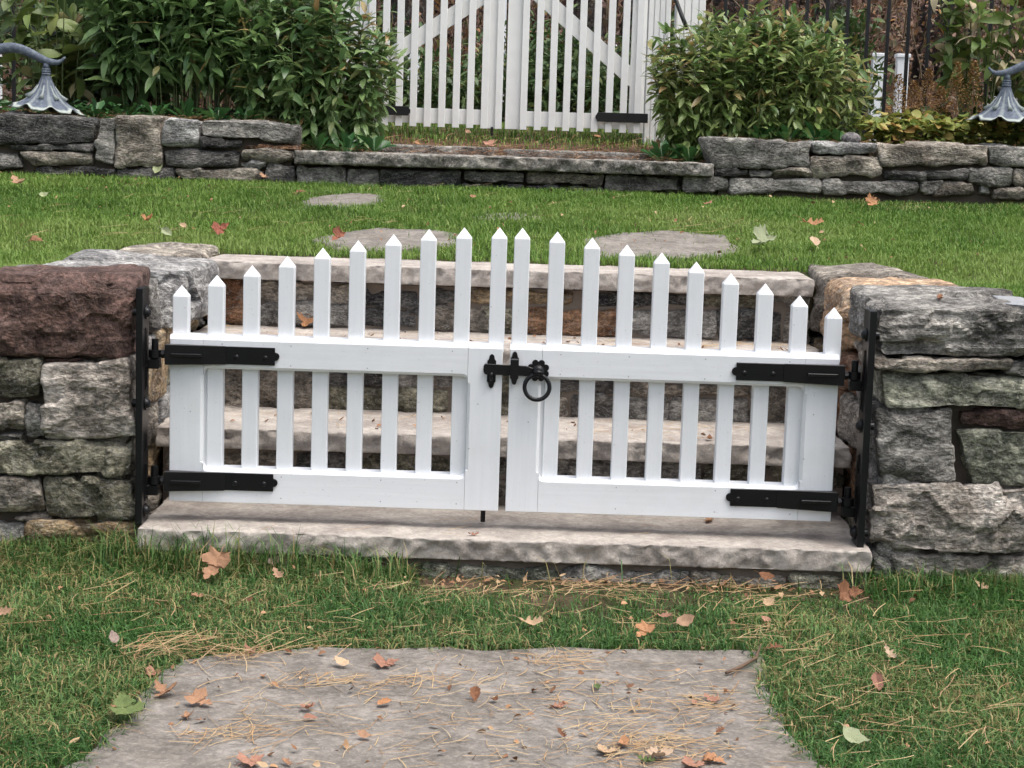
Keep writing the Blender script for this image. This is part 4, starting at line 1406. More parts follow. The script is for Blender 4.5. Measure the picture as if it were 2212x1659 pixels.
def grass_upper():
    N = 350000
    x = NR.uniform(-3.6, 3.6, N)
    y = NR.uniform(4.5, 7.61, N)
    keep = np.abs(x) < .30 * y + 1.1
    x, y = x[keep], y[keep]
    ok = np.ones(len(x), dtype=bool)
    for p in UFLAGS:
        ok &= ~(in_poly(x, y, shrink(p, .86)) & (NR.random(len(x)) < (.985 if p is not UFLAGS[1] else .25))) & ~(in_poly(x, y, p) & (NR.random(len(x)) < .45))
    ok &= ~((x > -1.24) & (x < 1.19) & (y < 5.605))
    ok &= ~((x > 1.0) & (y < 4.80) & (x < 3)) & ~((x < -.9) & (y < 4.56))
    ok &= ~((y > 7.57))
    x, y = x[ok], y[ok]
    n = len(x)
    z = np.where(y < 5.45, .563, .563 + (y - 5.45) * .088) - .012
    bump = vnoise(x, y, 2.2, 12)
    h = .018 + .016 * NR.random(n) + .024 * bump * vnoise(x, y, 11, 19)
    rn = np.clip(-.12 + .95 * vnoise(x, y, 1.1, 13) + .45 * vnoise(x, y, 6, 14) + NR.normal(0, .17, n), 0, .94)
    nearflag = np.zeros(n)
    for p in UFLAGS:
        cx_, cy_ = sum(q[0] for q in p) / len(p), sum(q[1] for q in p) / len(p)
        nearflag = np.maximum(nearflag, np.exp(-(((x - cx_) / .42) ** 2 + ((y - cy_) / .33) ** 2)))
    dry = NR.random(n) < .02 + .16 * nearflag + .06 * (vnoise(x, y, 3.3, 77) > .72)
    rn[dry] = NR.uniform(.95, .999, dry.sum())
    a = blades(np.stack([x, y, z], 1), h, NR.uniform(.0022, .004, n), NR.uniform(0, 6.283, n), np.abs(NR.normal(.3, .3, n)), np.abs(NR.normal(.2, .25, n)), rn)
    # strip of grass beyond the tall gate
    m = 26000
    x = NR.uniform(-1.3, 1.6, m)
    y = NR.uniform(8.2, 11.2, m)
    z = np.array([zg(float(p), float(q)) for p, q in zip(x, y)]) - .006
    kp = NR.random(m) < np.clip((y - 8.3) / .5, .07, 1)
    x, y, z = x[kp], y[kp], z[kp]
    m = len(x)
    b = blades(np.stack([x, y, z], 1), NR.uniform(.02, .05, m), NR.uniform(.003, .006, m), NR.uniform(0, 6.283, m), np.abs(NR.normal(.3, .3, m)), np.abs(NR.normal(.2, .2, m)), NR.uniform(0.1, .9, m))
    o = link('lawn_grass', tri_mesh('lawn_grass', a[0], a[1], a[2]), GRASS_U, None, (0, 6.2, .6))
    tag(o, 'mown green lawn between the steps and the terrace wall', 'grass', kind='stuff')
    o = link('lawn_grass', tri_mesh('lawn_grass', b[0], b[1], b[2]), GRASS_U, None, (0, 9.8, 1.0))
    tag(o, 'strip of grass seen under the tall white gate', 'grass', kind='stuff')


grass_lower()
grass_upper()


def needle_patch(cx, cy, sx, sy, n, zfun, mode='pix'):
    """needles scattered about a picture point that lies on a known horizontal surface"""
    px, py = NR.normal(cx, sx, n), NR.normal(cy, sy, n)
    P = []
    for a, b in zip(px, py):
        p = zfun(float(a), float(b))
        if p is not None:
            P.append(p)
    return np.array([(p.x, p.y, p.z) for p in P])


def on_low(a, b):
    if b < 1215:
        return None
    p = G(a, b, -.072)
    if p.y > 4.2 and abs(p.x) < .87:
        return None
    on_flag = in_poly(np.array([p.x]), np.array([p.y]), FLAG_MAIN)[0]
    p.z = ZF + .004 if on_flag else (-.088 if p.y > 4.0 and -.3 < p.x < .85 else -.066) + rnd.uniform(-.004, .010)
    return p


def on_flag(a, b):
    p = G(a, b, ZF)
    p.z = ZF + .0035
    return p if in_poly(np.array([p.x]), np.array([p.y]), FLAG_MAIN)[0] else None


def slab_at(k):
    def f(a, b):
        p = G(a, b, TOPS[k])
        p.z += .003
        return p if XR[k][0] + .02 < p.x < XR[k][1] - .02 and FR[k] + .02 < p.y < FR[k] + .37 else None
    return f


def on_lawn(a, b):
    p = lawn_hit(a, b)
    if p.y > 7.5 or p.y < 5.6:
        return None
    p.z += .03
    return p


parts = []
for cx, cy, sx, sy, n, fn, L0, L1 in (
        (1480, 1250, 190, 9, 330, on_low, .06, .12), (1050, 1268, 220, 8, 120, on_low, .05, .1), (1640, 1340, 50, 50, 190, on_low, .05, .1), (1900, 1390, 170, 70, 330, on_low, .05, .1),
        (1750, 1480, 60, 50, 100, on_low, .05, .09), (470, 1406, 90, 14, 190, on_low, .06, .12), (700, 1340, 260, 40, 190, on_low, .05, .1), (1300, 1330, 200, 35, 220, on_low, .05, .09), (2050, 1560, 150, 70, 130, on_low, .05, .1),
        (150, 1300, 110, 50, 60, on_low, .07, .13), (690, 1476, 75, 7, 45, on_flag, .06, .11), (880, 1474, 80, 9, 45, on_flag, .06, .11), (500, 1588, 90, 10, 40, on_flag, .05, .1), (560, 1560, 30, 30, 20, on_flag, .05, .1),
        (1400, 1610, 80, 30, 260, on_flag, .03, .08), (1210, 1425, 55, 10, 55, on_flag, .05, .09), (1510, 1520, 60, 14, 60, on_flag, .04, .09), (1000, 1550, 420, 80, 420, on_flag, .02, .075), (1300, 1520, 250, 50, 180, on_flag, .03, .08),
        (900, 1145, 400, 14, 16, slab_at(0), .05, .09), (1500, 930, 160, 10, 70, slab_at(1), .05, .1), (700, 905, 160, 14, 24, slab_at(1), .04, .08), (900, 722, 200, 6, 60, slab_at(2), .05, .1), (1550, 745, 140, 6, 110, slab_at(2), .05, .11), (480, 700, 30, 5, 30, slab_at(2), .05, .09),
        (900, 470, 600, 40, 130, on_lawn, .06, .13), (1500, 500, 120, 12, 60, on_lawn, .05, .1), (800, 495, 90, 6, 40, on_lawn, .05, .1), (300, 520, 200, 20, 70, on_lawn, .06, .12)):
    P = needle_patch(cx, cy, sx, sy, n, fn)
    if not len(P):
        continue
    m = len(P)
    az = NR.normal(0.1, .8, m) + (NR.random(m) < .45) * NR.uniform(0, 3.14, m)
    kp = NR.random(m) < (.8 if fn not in (on_low, on_lawn) else .5 if cy < 1275 and fn is on_low else .6 if cx == 470 else .27 if fn is on_low else .45)
    P, az = P[kp], az[kp]
    m = len(P)
    if not m:
        continue
    parts.append(ribbons(P, NR.uniform(L0, L1, m), NR.uniform(.0009, .0017, m), az, NR.uniform(0, .22, m) if fn in (on_low, on_lawn) else NR.uniform(0, .05, m), NR.normal(0, .5, m), NR.random(m)))
V, T, r_ = join_parts(parts)
o = link('pine_needles', tri_mesh('pine_needles', V, T, r_), STRAW, None, (0, 3.6, -.08))
tag(o, 'dry tan pine needles scattered over stone, steps and grass', 'pine needles', kind='stuff')

# reddish pine straw mulch on the terrace beds and around the landing
m = 7000
x = NR.uniform(-3.2, 3.2, m)
y = 7.78 + np.abs(NR.normal(0, .42, m))
kp = ~((np.abs(x) < .8) & (NR.random(m) < .6))
x, y = x[kp], y[kp]
m = len(x)
z = np.array([zg(float(p), float(q)) for p, q in zip(x, y)]) + NR.uniform(.0, .02, m)
parts = [ribbons(np.stack([x, y, z], 1), NR.uniform(.05, .12, m), NR.uniform(.0016, .003, m), NR.uniform(0, 6.28, m), NR.uniform(0, .3, m), NR.normal(0, .6, m), NR.random(m))]
V, T, r_ = join_parts(parts)
o = link('pine_straw', tri_mesh('pine_straw', V, T, r_), PSTRAW, None, (0, 8, .95))
tag(o, 'reddish brown pine straw mulch on the terrace beds', 'mulch', kind='stuff')


# ------------------------------------------------------------------ leaves
def leaf_shape(kind='lance', wr=.28, fold=.25, droop=.25, n=4, twist=0.0):
    """unit leaf along +x, width ratio wr; returns vertices and triangles"""
    V, T = [(0, 0, 0)], []
    rows = []
    for k in range(1, n):
        t = k / n
        if kind == 'lance':
            w = math.sin(math.pi * t ** .85) ** .9
        elif kind == 'obovate':
            w = (t ** 1.1) * (1 - max(0, (t - .72) / .30) ** 2) ** .5 * 1.25 if t < 1 else 0
        else:
            w = math.sin(math.pi * t) ** .65
        w *= wr / 2
        z = -droop * t * t
        tw = twist * t
        rows.append(len(V))
        V += [(t, w * math.cos(tw), z + w * fold + w * math.sin(tw)), (t, 0, z), (t, -w * math.cos(tw), z + w * fold - w * math.sin(tw))]
    V.append((1.0 - .1 * droop, 0, -droop * 1.05))
    e = len(V) - 1
    a = rows[0]
    T += [(0, a + 1, a), (0, a + 2, a + 1)]
    for a, b in zip(rows, rows[1:]):
        T += [(a, a + 1, b + 1), (a, b + 1, b), (a + 1, a + 2, b + 2), (a + 1, b + 2, b + 1)]
    a = rows[-1]
    T += [(a, a + 1, e), (a + 1, a + 2, e)]
    return np.array(V), np.array(T)


def frames(d, roll):
    d = d / np.linalg.norm(d, axis=1, keepdims=True)
    up = np.tile(np.array([0, 0, 1.0]), (len(d), 1))
    s = np.cross(up, d)
    l = np.linalg.norm(s, axis=1, keepdims=True)
    bad = l[:, 0] < .05
    s[bad] = np.array([1.0, 0, 0])
    l[bad] = 1
    s = s / l
    n = np.cross(d, s)
    c, sn = np.cos(roll)[:, None], np.sin(roll)[:, None]
    s2 = s * c + n * sn
    n2 = np.cross(d, s2)
    return np.stack([d, s2, n2], 2)


def leaf_cloud(shapes, P, d, S, roll, rn):
    M = frames(d, roll)
    which = NR.integers(0, len(shapes), len(P))
    parts = []
    for k, (v, t) in enumerate(shapes):
        i = np.where(which == k)[0]
        if not len(i):
            continue
        W = np.einsum('nij,vj->nvi', M[i], v) * S[i][:, None, None] + P[i][:, None, :]
        tt = (t[None] + (np.arange(len(i)) * len(v))[:, None, None]).reshape(-1, 3)
        parts.append((W.reshape(-1, 3), tt, np.repeat(rn[i], len(v))))
    return join_parts(parts), M, which


_leafmesh = {}


def leaf_objects(parent, key, shapes, m, P, M, S, which, name='leaf'):
    pl = wloc(parent)
    for i in range(len(P)):
        k = int(which[i])
        kk = (key, k)
        if kk not in _leafmesh:
            v, t = shapes[k]
            me = tri_mesh(name, v, t, None, True)
            me.materials.append(m)
            _leafmesh[kk] = me
        o = bpy.data.objects.new(name, _leafmesh[kk])
        COL.objects.link(o)
        o.parent = parent
        R3 = Matrix([[float(M[i][a][b]) for b in range(3)] for a in range(3)])
        o.rotation_euler = R3.to_euler()
        o.location = Vector([float(v) for v in P[i]]) - pl
        s = float(S[i])
        o.scale = (s, s, s)


def stems_mesh(lines, rad):
    """three sided tapering stems; lines: (n, k, 3)"""
    lines = np.asarray(lines)
    n, k, _ = lines.shape
    rad = np.broadcast_to(np.asarray(rad), (n,))
    ang = np.array([0, 2.094, 4.189])
    ring = np.stack([np.cos(ang), np.sin(ang), 0 * ang], 1)
    f = np.linspace(1, .45, k)
    V = lines[:, :, None, :] + ring[None, None] * (rad[:, None, None, None] * f[None, :, None, None])
    T = []
    for i in range(k - 1):
        for a in range(3):
            b = (a + 1) % 3
            T += [(i * 3 + a, i * 3 + b, i * 3 + 3 + b), (i * 3 + a, i * 3 + 3 + b, i * 3 + 3 + a)]
    TT = (np.array(T)[None] + (np.arange(n) * (k * 3))[:, None, None]).reshape(-1, 3)
    return V.reshape(-1, 3), TT


SHRUB_G = leaf_mat('perennial_leaf', [(0.0, (0.070, 0.140, 0.050)), (0.35, (0.115, 0.205, 0.068)), (0.65, (0.17, 0.275, 0.095)), (0.90, (0.24, 0.335, 0.13)), (0.945, (0.20, 0.22, 0.09)), (0.965, (0.38, 0.30, 0.12)), (1.0, (0.34, 0.20, 0.09))], 0.36, 0.32, 0.55)
SHRUB_Y = leaf_mat('perennial_leaf_yellowing', [(0.0, (0.085, 0.155, 0.048)), (0.30, (0.16, 0.25, 0.07)), (0.62, (0.245, 0.335, 0.10)), (0.88, (0.34, 0.41, 0.16)), (0.94, (0.34, 0.31, 0.12)), (1.0, (0.38, 0.24, 0.11))], 0.36, 0.34, 0.55)
ROSETTE = leaf_mat('rosette_leaf', [(0.0, (0.022, 0.075, 0.022)), (0.5, (0.036, 0.115, 0.030)), (1.0, (0.06, 0.155, 0.042))], 0.38, 0.2, 0.5)
BIGLEAF = leaf_mat('broad_leaf_green', [(0.0, (0.06, 0.105, 0.032)), (0.4, (0.12, 0.18, 0.045)), (0.72, (0.21, 0.275, 0.075)), (0.9, (0.22, 0.25, 0.075)), (1.0, (0.42, 0.36, 0.20))], 0.45, 0.25, 0.4, 0.25, (0.22, 0.15, 0.06))
BROWNLEAF = leaf_mat('broad_leaf_browning', [(0.0, (0.040, 0.050, 0.020)), (0.35, (0.075, 0.070, 0.030)), (0.55, (0.14, 0.085, 0.040)), (0.8, (0.26, 0.16, 0.085)), (0.92, (0.10, 0.14, 0.045)), (1.0, (0.42, 0.30, 0.18))], 0.55, 0.2, 0.3, 0.4, (0.12, 0.06, 0.03))
PALELEAF = leaf_mat('broad_leaf_pale', [(0.0, (0.085, 0.155, 0.038)), (0.4, (0.17, 0.25, 0.06)), (0.6, (0.12, 0.19, 0.065)), (0.74, (0.27, 0.29, 0.10)), (0.82, (0.58, 0.50, 0.32)), (1.0, (0.52, 0.40, 0.28))], 0.48, 0.28, 0.35, 0.2, (0.30, 0.20, 0.10))
COVER = leaf_mat('ground_cover_leaf', [(0.0, (0.11, 0.16, 0.04)), (0.4, (0.20, 0.245, 0.055)), (0.7, (0.31, 0.31, 0.08)), (0.88, (0.42, 0.34, 0.10)), (1.0, (0.32, 0.16, 0.06))], 0.5, 0.3, 0.3)
HEDGE = leaf_mat('hedge_leaf', [(0.0, (0.035, 0.065, 0.022)), (0.5, (0.065, 0.115, 0.036)), (0.9, (0.115, 0.165, 0.055)), (1.0, (0.22, 0.20, 0.06))], 0.5, 0.2, 0.35)
FOREST = leaf_mat('autumn_undergrowth', [(0.0, (0.035, 0.020, 0.014)), (0.35, (0.165, 0.105, 0.088)), (0.6, (0.115, 0.115, 0.06)), (0.85, (0.24, 0.145, 0.11)), (1.0, (0.28, 0.15, 0.05))], 0.6, 0.15, 0.2)
PLUME = leaf_mat('dry_plume', [(0.0, (0.16, 0.085, 0.035)), (0.5, (0.28, 0.165, 0.07)), (1.0, (0.40, 0.27, 0.13))], 0.8, 0.1, 0.1)
STEM = plain_mat('green_stem', (0.10, 0.13, 0.045), 0.6, 0, 50, 0.2)
STEM_D = plain_mat('brown_stem', (0.11, 0.065, 0.04), 0.7, 0, 50, 0.2)
BARK = stone_mat('bark', (0.022, 0.017, 0.014), (0.045, 0.036, 0.030), (0.085, 0.072, 0.062), spot_amt=0.2, strata=-0.28, bump=0.9, vary=0.2)

LANCE = [leaf_shape('lance', w, f, dr) for w, f, dr in ((.28, .25, .15), (.33, .2, .35), (.27, .3, .5), (.36, .15, .22), (.31, .35, -.05))]
OBOV = [leaf_shape('obovate', w, f, dr) for w, f, dr in ((.40, .35, .15), (.46, .25, .35), (.38, .45, .05))]
OVATE = [leaf_shape('oval', w, f, dr, 5) for w, f, dr in ((.42, .2, .2), (.46, .3, .5), (.38, .25, .75), (.50, .15, -.05))]
CURLED = [leaf_shape('oval', w, f, dr, 5, tw) for w, f, dr, tw in ((.34, .9, .5, .8), (.30, 1.2, .8, -.9), (.36, .7, 1.0, .5))]


def clump(name, label, cat, cx, cy, rx, ry, z0, ht, nst, m, L0, L1, bare=.35, step=.02, spread=1.25, seed=1, group=None, shapes=LANCE, ytop=.25, keep=300, low=0.0):
    """many stemmed perennial: stems, the 300 front leaves as parts, the rest of the foliage joined"""
    rg = np.random.default_rng(seed)
    t = thing(name, (cx, cy, z0), label, cat, group)
    n = nst
    a = rg.uniform(0, 6.283, n)
    r = np.sqrt(rg.random(n))
    bx, by = cx + np.cos(a) * r * rx * .78, cy + np.sin(a) * r * ry * .78
    tx, ty = cx + np.cos(a) * r * rx * .78 * spread, cy + np.sin(a) * r * ry * .78 * spread
    h = ht * (1 - ytop * r ** 2.2) * rg.uniform(.84, 1.06, n)
    k = 6
    ts = np.linspace(0, 1, k)
    lines = np.stack([np.stack([bx + (tx - bx) * s ** 1.6 + rg.normal(0, .004, n), by + (ty - by) * s ** 1.6 + rg.normal(0, .004, n), z0 - .01 + h * s], 1) for s in ts], 1)
    V, T = stems_mesh(lines, .0026)
    so = link('stems', tri_mesh('stems', V, T), STEM, t)
    so['kind'] = 'stuff'
    P, d = [], []
    for i in range(n):
        b0 = bare * rg.uniform(.6, 1.15) * (1 - .9 * low * (r[i] > .6))
        cnt = int(h[i] * (1 - b0) / step)
        if cnt < 2:
            continue
        ss = b0 + (1 - b0) * (np.arange(cnt) + rg.random(cnt) * .5) / cnt
        ph = rg.uniform(0, 6.28)
        for j, s in enumerate(ss):
            q = np.array([np.interp(s, ts, lines[i, :, 0]), np.interp(s, ts, lines[i, :, 1]), np.interp(s, ts, lines[i, :, 2])])
            for side in ((0, 3.14) if j % 3 else (0, 2.1, 4.2)):
                az = ph + j * 1.57 + side + rg.normal(0, .25)
                el = -.55 + 1.25 * (s ** 2.6) + rg.normal(0, .34)
                P.append(q)
                d.append((math.cos(az) * math.cos(el), math.sin(az) * math.cos(el), math.sin(el)))
    P, d = np.array(P), np.array(d)
    N = len(P)
    S = rg.uniform(L0 * .75, L1 * 1.05, N)
    rn = np.clip(rg.random(N) * .93, 0, .999)
    hi = (P[:, 2] - z0) / ht
    rn = np.clip(.50 * rn + .50 * np.clip(hi, 0, 1) ** 1.5, 0, .93)      # young top leaves are paler
    odd = rg.random(N) < .035
    rn[odd] = rg.uniform(.945, .999, odd.sum())
    score = P[:, 1] - .12 * hi + rg.normal(0, .03, N)
    order = np.argsort(score)
    fr, rest = order[:keep], order[keep:]
    (V, T, r_), _, _ = leaf_cloud(shapes, P[rest], d[rest], S[rest], rg.normal(0, .35, len(rest)), rn[rest])
    fo = link('foliage', tri_mesh('foliage', V, T, r_, True), m, t)
    fo['kind'] = 'stuff'
    M = frames(d[fr], rg.normal(0, .35, len(fr)))
    leaf_objects(t, name + label, shapes, m, P[fr], M, S[fr], rg.integers(0, len(shapes), len(fr)))
    return t


clump('leafy_shrub', 'tall leafy green clump with bare lower stems behind the left terrace wall', 'shrub', -1.52, 8.18, .46, .26, .985, .80, 125, SHRUB_G, .080, .120, bare=.44, step=.034, seed=51, group='leafy shrubs on the terrace')
clump('leafy_shrub', 'dense leafy shrub drooping to the ground left of the tall gate', 'shrub', -.93, 8.08, .37, .26, .90, .76, 140, SHRUB_G, .065, .10, bare=.16, step=.036, seed=52, group='leafy shrubs on the terrace', spread=1.4, ytop=.45, low=1.0)
clump('leafy_shrub', 'rounded leafy shrub with paler tips right of the tall gate', 'shrub', 1.04, 8.12, .56, .29, .93, .64, 255, SHRUB_Y, .050, .082, bare=.20, step=.032, seed=53, group='leafy shrubs on the terrace', spread=1.22, ytop=.34, low=.9)


def rosette(x, y, z, label, seed, sc=1.0):
    rg = np.random.default_rng(seed)
    t = thing('rosette_plant', (x, y, z), label, 'plant', 'low green rosettes under the shrubs')
    n = 13
    az = np.arange(n) * 2.4 + rg.normal(0, .2, n)
    el = np.linspace(.25, 1.15, n) + rg.normal(0, .12, n)
    d = np.stack([np.cos(az) * np.cos(el), np.sin(az) * np.cos(el), np.sin(el)], 1)
    P = np.tile(np.array([x, y, z - .005]), (n, 1)) + d * .01
    S = rg.uniform(.055, .085, n) * sc
    leaf_objects(t, 'rosette', OBOV, ROSETTE, P, frames(d, rg.normal(0, .25, n)), S, rg.integers(0, 3, n))


ROS = [((205, 236), 7.88, 'leftmost low green rosette plant under the tall left clump'), ((272, 240), 7.9, 'low green rosette plant beside the leftmost one, under the tall clump'), ((335, 243), 7.86, 'low green rosette plant third from the left under the tall clump'),
       ((405, 246), 7.9, 'low green rosette plant fourth from the left under the tall clump'), ((470, 250), 7.86, 'low green rosette plant fifth from the left under the tall clump'), ((535, 250), 7.9, 'low green rosette plant sixth from the left under the tall clump'),
       ((690, 298), 7.84, 'low green rosette at the left end of the upper stone step'), ((752, 312), 7.80, 'low green rosette at the foot of the dense left shrub, near the step'), ((808, 308), 7.88, 'low green rosette at the right foot of the dense left shrub'),
       ((1432, 316), 7.9, 'low green rosette at the left foot of the right shrub'), ((1490, 316), 7.86, 'low green rosette just left of the right terrace wall end'), ((1640, 296), 7.9, 'low green rosette under the right shrub, left of three on the wall'),
       ((1705, 296), 7.88, 'low green rosette under the right shrub, in the middle of the wall stone'), ((1765, 298), 7.88, 'low green rosette under the right shrub, nearer the round stone'), ((1815, 296), 7.9, 'low green rosette just left of the round grey stone')]
for k, (p, Y, lab) in enumerate(ROS):
    q = D(*p, Y)
    rosette(q.x, q.y, zg(q.x, q.y), lab, 600 + k, 1.4 if k < 9 else 1.5)


def broad_plant(name, label, cx, cy, z0, ht, rx, n, m, L0, L1, seed, shapes=OVATE, curl=.3, cat='plant', zlo=.1, ry=.18, group=None):
    """loose tall plant with large drooping leaves, each a part"""
    rg = np.random.default_rng(seed)
    t = thing(name, (cx, cy, z0), label, cat, group)
    ns = max(5, n // 9)
    a = rg.uniform(0, 6.28, ns)
    top = np.stack([cx + np.cos(a) * rx * rg.uniform(.3, 1, ns), cy + np.sin(a) * ry * rg.uniform(.2, 1, ns), z0 + ht * rg.uniform(.6, 1, ns)], 1)
    base = np.stack([cx + np.cos(a) * rx * .3, cy + np.sin(a) * ry * .4, np.full(ns, z0 - .01)], 1)
    ts = np.linspace(0, 1, 6)
    lines = np.stack([base + (top - base) * np.stack([np.full(ns, s ** 1.4), np.full(ns, s ** 1.4), np.full(ns, s)], 1) for s in ts], 1)
    V, T = stems_mesh(lines, .005)
    so = link('stems', tri_mesh('stems', V, T), STEM, t)
    so['kind'] = 'stuff'
    i = rg.integers(0, ns, n)
    s = rg.uniform(zlo, 1, n) ** .8
    P = np.stack([[np.interp(s[j], ts, lines[i[j], :, c]) for c in range(3)] for j in range(n)])
    az = rg.uniform(0, 6.28, n)
    el = rg.normal(.05, .45, n)
    d = np.stack([np.cos(az) * np.cos(el), np.sin(az) * np.cos(el), np.sin(el)], 1)
    S = rg.uniform(L0, L1, n)
    sh = shapes + (CURLED if curl > 0 else [])
    w = np.where(rg.random(n) < curl, len(shapes) + rg.integers(0, 3, n), rg.integers(0, len(shapes), n)) if curl > 0 else rg.integers(0, len(shapes), n)
    leaf_objects(t, name + label, sh, m, P, frames(d, rg.normal(0, .5, n)), S, w)
    return t


broad_plant('broad_leaved_plant', 'tall yellow green broad leaved plant at the left edge behind the lamp', -2.12, 8.35, .99, .78, .30, 150, BIGLEAF, .09, .14, 71, curl=.1)
broad_plant('broad_leaved_plant', 'browning broad leaved plant between the left lamp and the tall clump', -1.78, 8.45, .99, .80, .30, 170, BROWNLEAF, .10, .17, 72, curl=.45)
broad_plant('broad_leaved_plant', 'dark green plant with long hanging leaves right of the left lamp', -1.72, 8.12, .99, .42, .12, 36, HEDGE, .14, .20, 73, curl=0)
broad_plant('broad_leaved_plant', 'tall broad leaved plant with pale drying leaves behind the astilbe', 2.13, 8.42, .99, .86, .27, 240, PALELEAF, .075, .12, 74, curl=.18, zlo=.35)
broad_plant('broad_leaved_plant', 'thin brownish leafy plant at the right edge above the lamp', 2.40, 8.55, .99, .90, .24, 160, BROWNLEAF, .06, .10, 75, curl=.4, zlo=.2)
broad_plant('broad_leaved_plant', 'low dark leaved plant filling in behind the astilbe plumes', 2.32, 8.62, .99, .50, .30, 120, HEDGE, .09, .13, 76, curl=0)
broad_plant('broad_leaved_plant', 'low green plant between the astilbe plumes and the iron fence', 2.02, 8.55, .99, .24, .22, 60, HEDGE, .07, .11, 78, curl=0)
broad_plant('broad_leaved_plant', 'low dark leaved plant filling in behind the left lamp', -2.05, 8.62, .99, .60, .50, 190, HEDGE, .09, .14, 77, curl=0)


def astilbe(x, y, z0, ht, label, seed):
    rg = np.random.default_rng(seed)
    t = thing('astilbe', (x, y, z0), label, 'plant', 'dried astilbe plumes')
    V, T = stems_mesh(np.array([[(x, y, z0), (x + .004, y, z0 + ht * .5), (x, y, z0 + ht)]]), .0025)
    link('stem', tri_mesh('stem', V, T), STEM_D, t)
    n = 620
    s = rg.random(n) ** .8
    rr = (.046 * (1 - s) ** .7 + .004) * np.sqrt(rg.random(n))
    a = rg.uniform(0, 6.28, n)
    P = np.stack([x + np.cos(a) * rr, y + np.sin(a) * rr, z0 + ht * (.40 + .62 * s)], 1)
    d = np.stack([np.cos(a), np.sin(a), rg.uniform(.2, 1.3, n)], 1)
    (V, T, r_), _, _ = leaf_cloud([leaf_shape('oval', .5, .3, .2, 3)], P, d, rg.uniform(.007, .014, n), rg.normal(0, .5, n), rg.random(n))
    pl = link('plume', tri_mesh('plume', V, T, r_), PLUME, t)
    pl['kind'] = 'stuff'


for k, (px, Y, ht, lab) in enumerate(((1937, 8.05, .30, 'leftmost orange brown dried astilbe plume, before the white posts'), (2000, 8.10, .33, 'dried astilbe plume second from the left'), (2030, 8.16, .26, 'short dried astilbe plume between two taller ones'),
                                     (2062, 8.08, .36, 'tall dried astilbe plume under the big pale leaf'), (2098, 8.12, .37, 'rightmost dried astilbe plume, nearest the right lamp'), (1972, 8.2, .28, 'dried astilbe plume set back behind the left ones'))):
    x = D(px, 250, Y).x
    astilbe(x, Y, .99, ht, lab, 800 + k)

# ground cover
n = 1500
x = NR.uniform(1.50, 2.75, n)
y = 7.85 + np.abs(NR.normal(0, .15, n))
hgt = .14 * np.clip(1 - ((y - 8.0) / .35) ** 2, .25, 1) * (.7 + .5 * vnoise(x, y, 6, 30))
z = .985 + hgt * NR.random(n) ** .6
az = NR.uniform(0, 6.28, n)
d = np.stack([np.cos(az), np.sin(az), NR.uniform(-.1, .5, n)], 1)
(V, T, r_), _, _ = leaf_cloud([leaf_shape('oval', .85, .2, .25), leaf_shape('oval', .7, .35, .4)], np.stack([x, y, z], 1), d, NR.uniform(.035, .06, n), NR.normal(0, .5, n), NR.random(n))
o = link('ground_cover', tri_mesh('ground_cover', V, T, r_, True), COVER)
tag(o, 'yellowing low ground cover along the right terrace wall', 'ground cover', kind='stuff')
n = 900
x = NR.uniform(-3.0, -1.2, n)
y = 7.88 + np.abs(NR.normal(0, .2, n))
z = .985 + .07 * NR.random(n)
az = NR.uniform(0, 6.28, n)
d = np.stack([np.cos(az), np.sin(az), NR.uniform(0, .7, n)], 1)
(V, T, r_), _, _ = leaf_cloud(OBOV, np.stack([x, y, z], 1), d, NR.uniform(.03, .055, n), NR.normal(0, .5, n), NR.random(n))
o = link('ground_cover', tri_mesh('ground_cover', V, T, r_, True), ROSETTE)
tag(o, 'low green ground cover behind the left terrace wall', 'ground cover', kind='stuff')


def bush(label, cx, cy, z0, rx, ry, ht, n, m, L0, L1, seed, group=None, name='bush'):
    """rounded bush of leaf sprays: branches inside, leaves over an uneven outline"""
    rg = np.random.default_rng(seed)
    t = thing(name, (cx, cy, z0), label, 'bush', group)
    nb = 40
    a = rg.uniform(0, 6.28, nb)
    e = rg.uniform(.2, 1.5, nb)
    tip = np.stack([cx + np.cos(a) * np.cos(e) * rx, cy + np.sin(a) * np.cos(e) * ry, z0 + np.sin(e) * ht], 1) * 1.0
    base = np.tile(np.array([cx, cy, z0 - .02]), (nb, 1))
    lines = np.stack([base + (tip - base) * s for s in (0, .35, .7, 1.0)], 1)
    V, T = stems_mesh(lines, .008)
    so = link('branches', tri_mesh('branches', V, T), STEM_D, t)
    so['kind'] = 'stuff'
    i = rg.integers(0, nb, n)
    s = rg.uniform(.3, 1.08, n) ** .6
    P = base[i] + (tip[i] - base[i]) * s[:, None] + rg.normal(0, .09 * (rx + ht) / 1.2, (n, 3))
    P[:, 2] = np.maximum(P[:, 2], z0 + .02)
    d = rg.normal(0, 1, (n, 3)) + np.array([0, -.2, .3])
    (V, T, r_), _, _ = leaf_cloud(LANCE[:4], P, d, rg.uniform(L0, L1, n), rg.normal(0, .6, n), rg.random(n))
    fo = link('foliage', tri_mesh('foliage', V, T, r_, True), m, t)
    fo['kind'] = 'stuff'


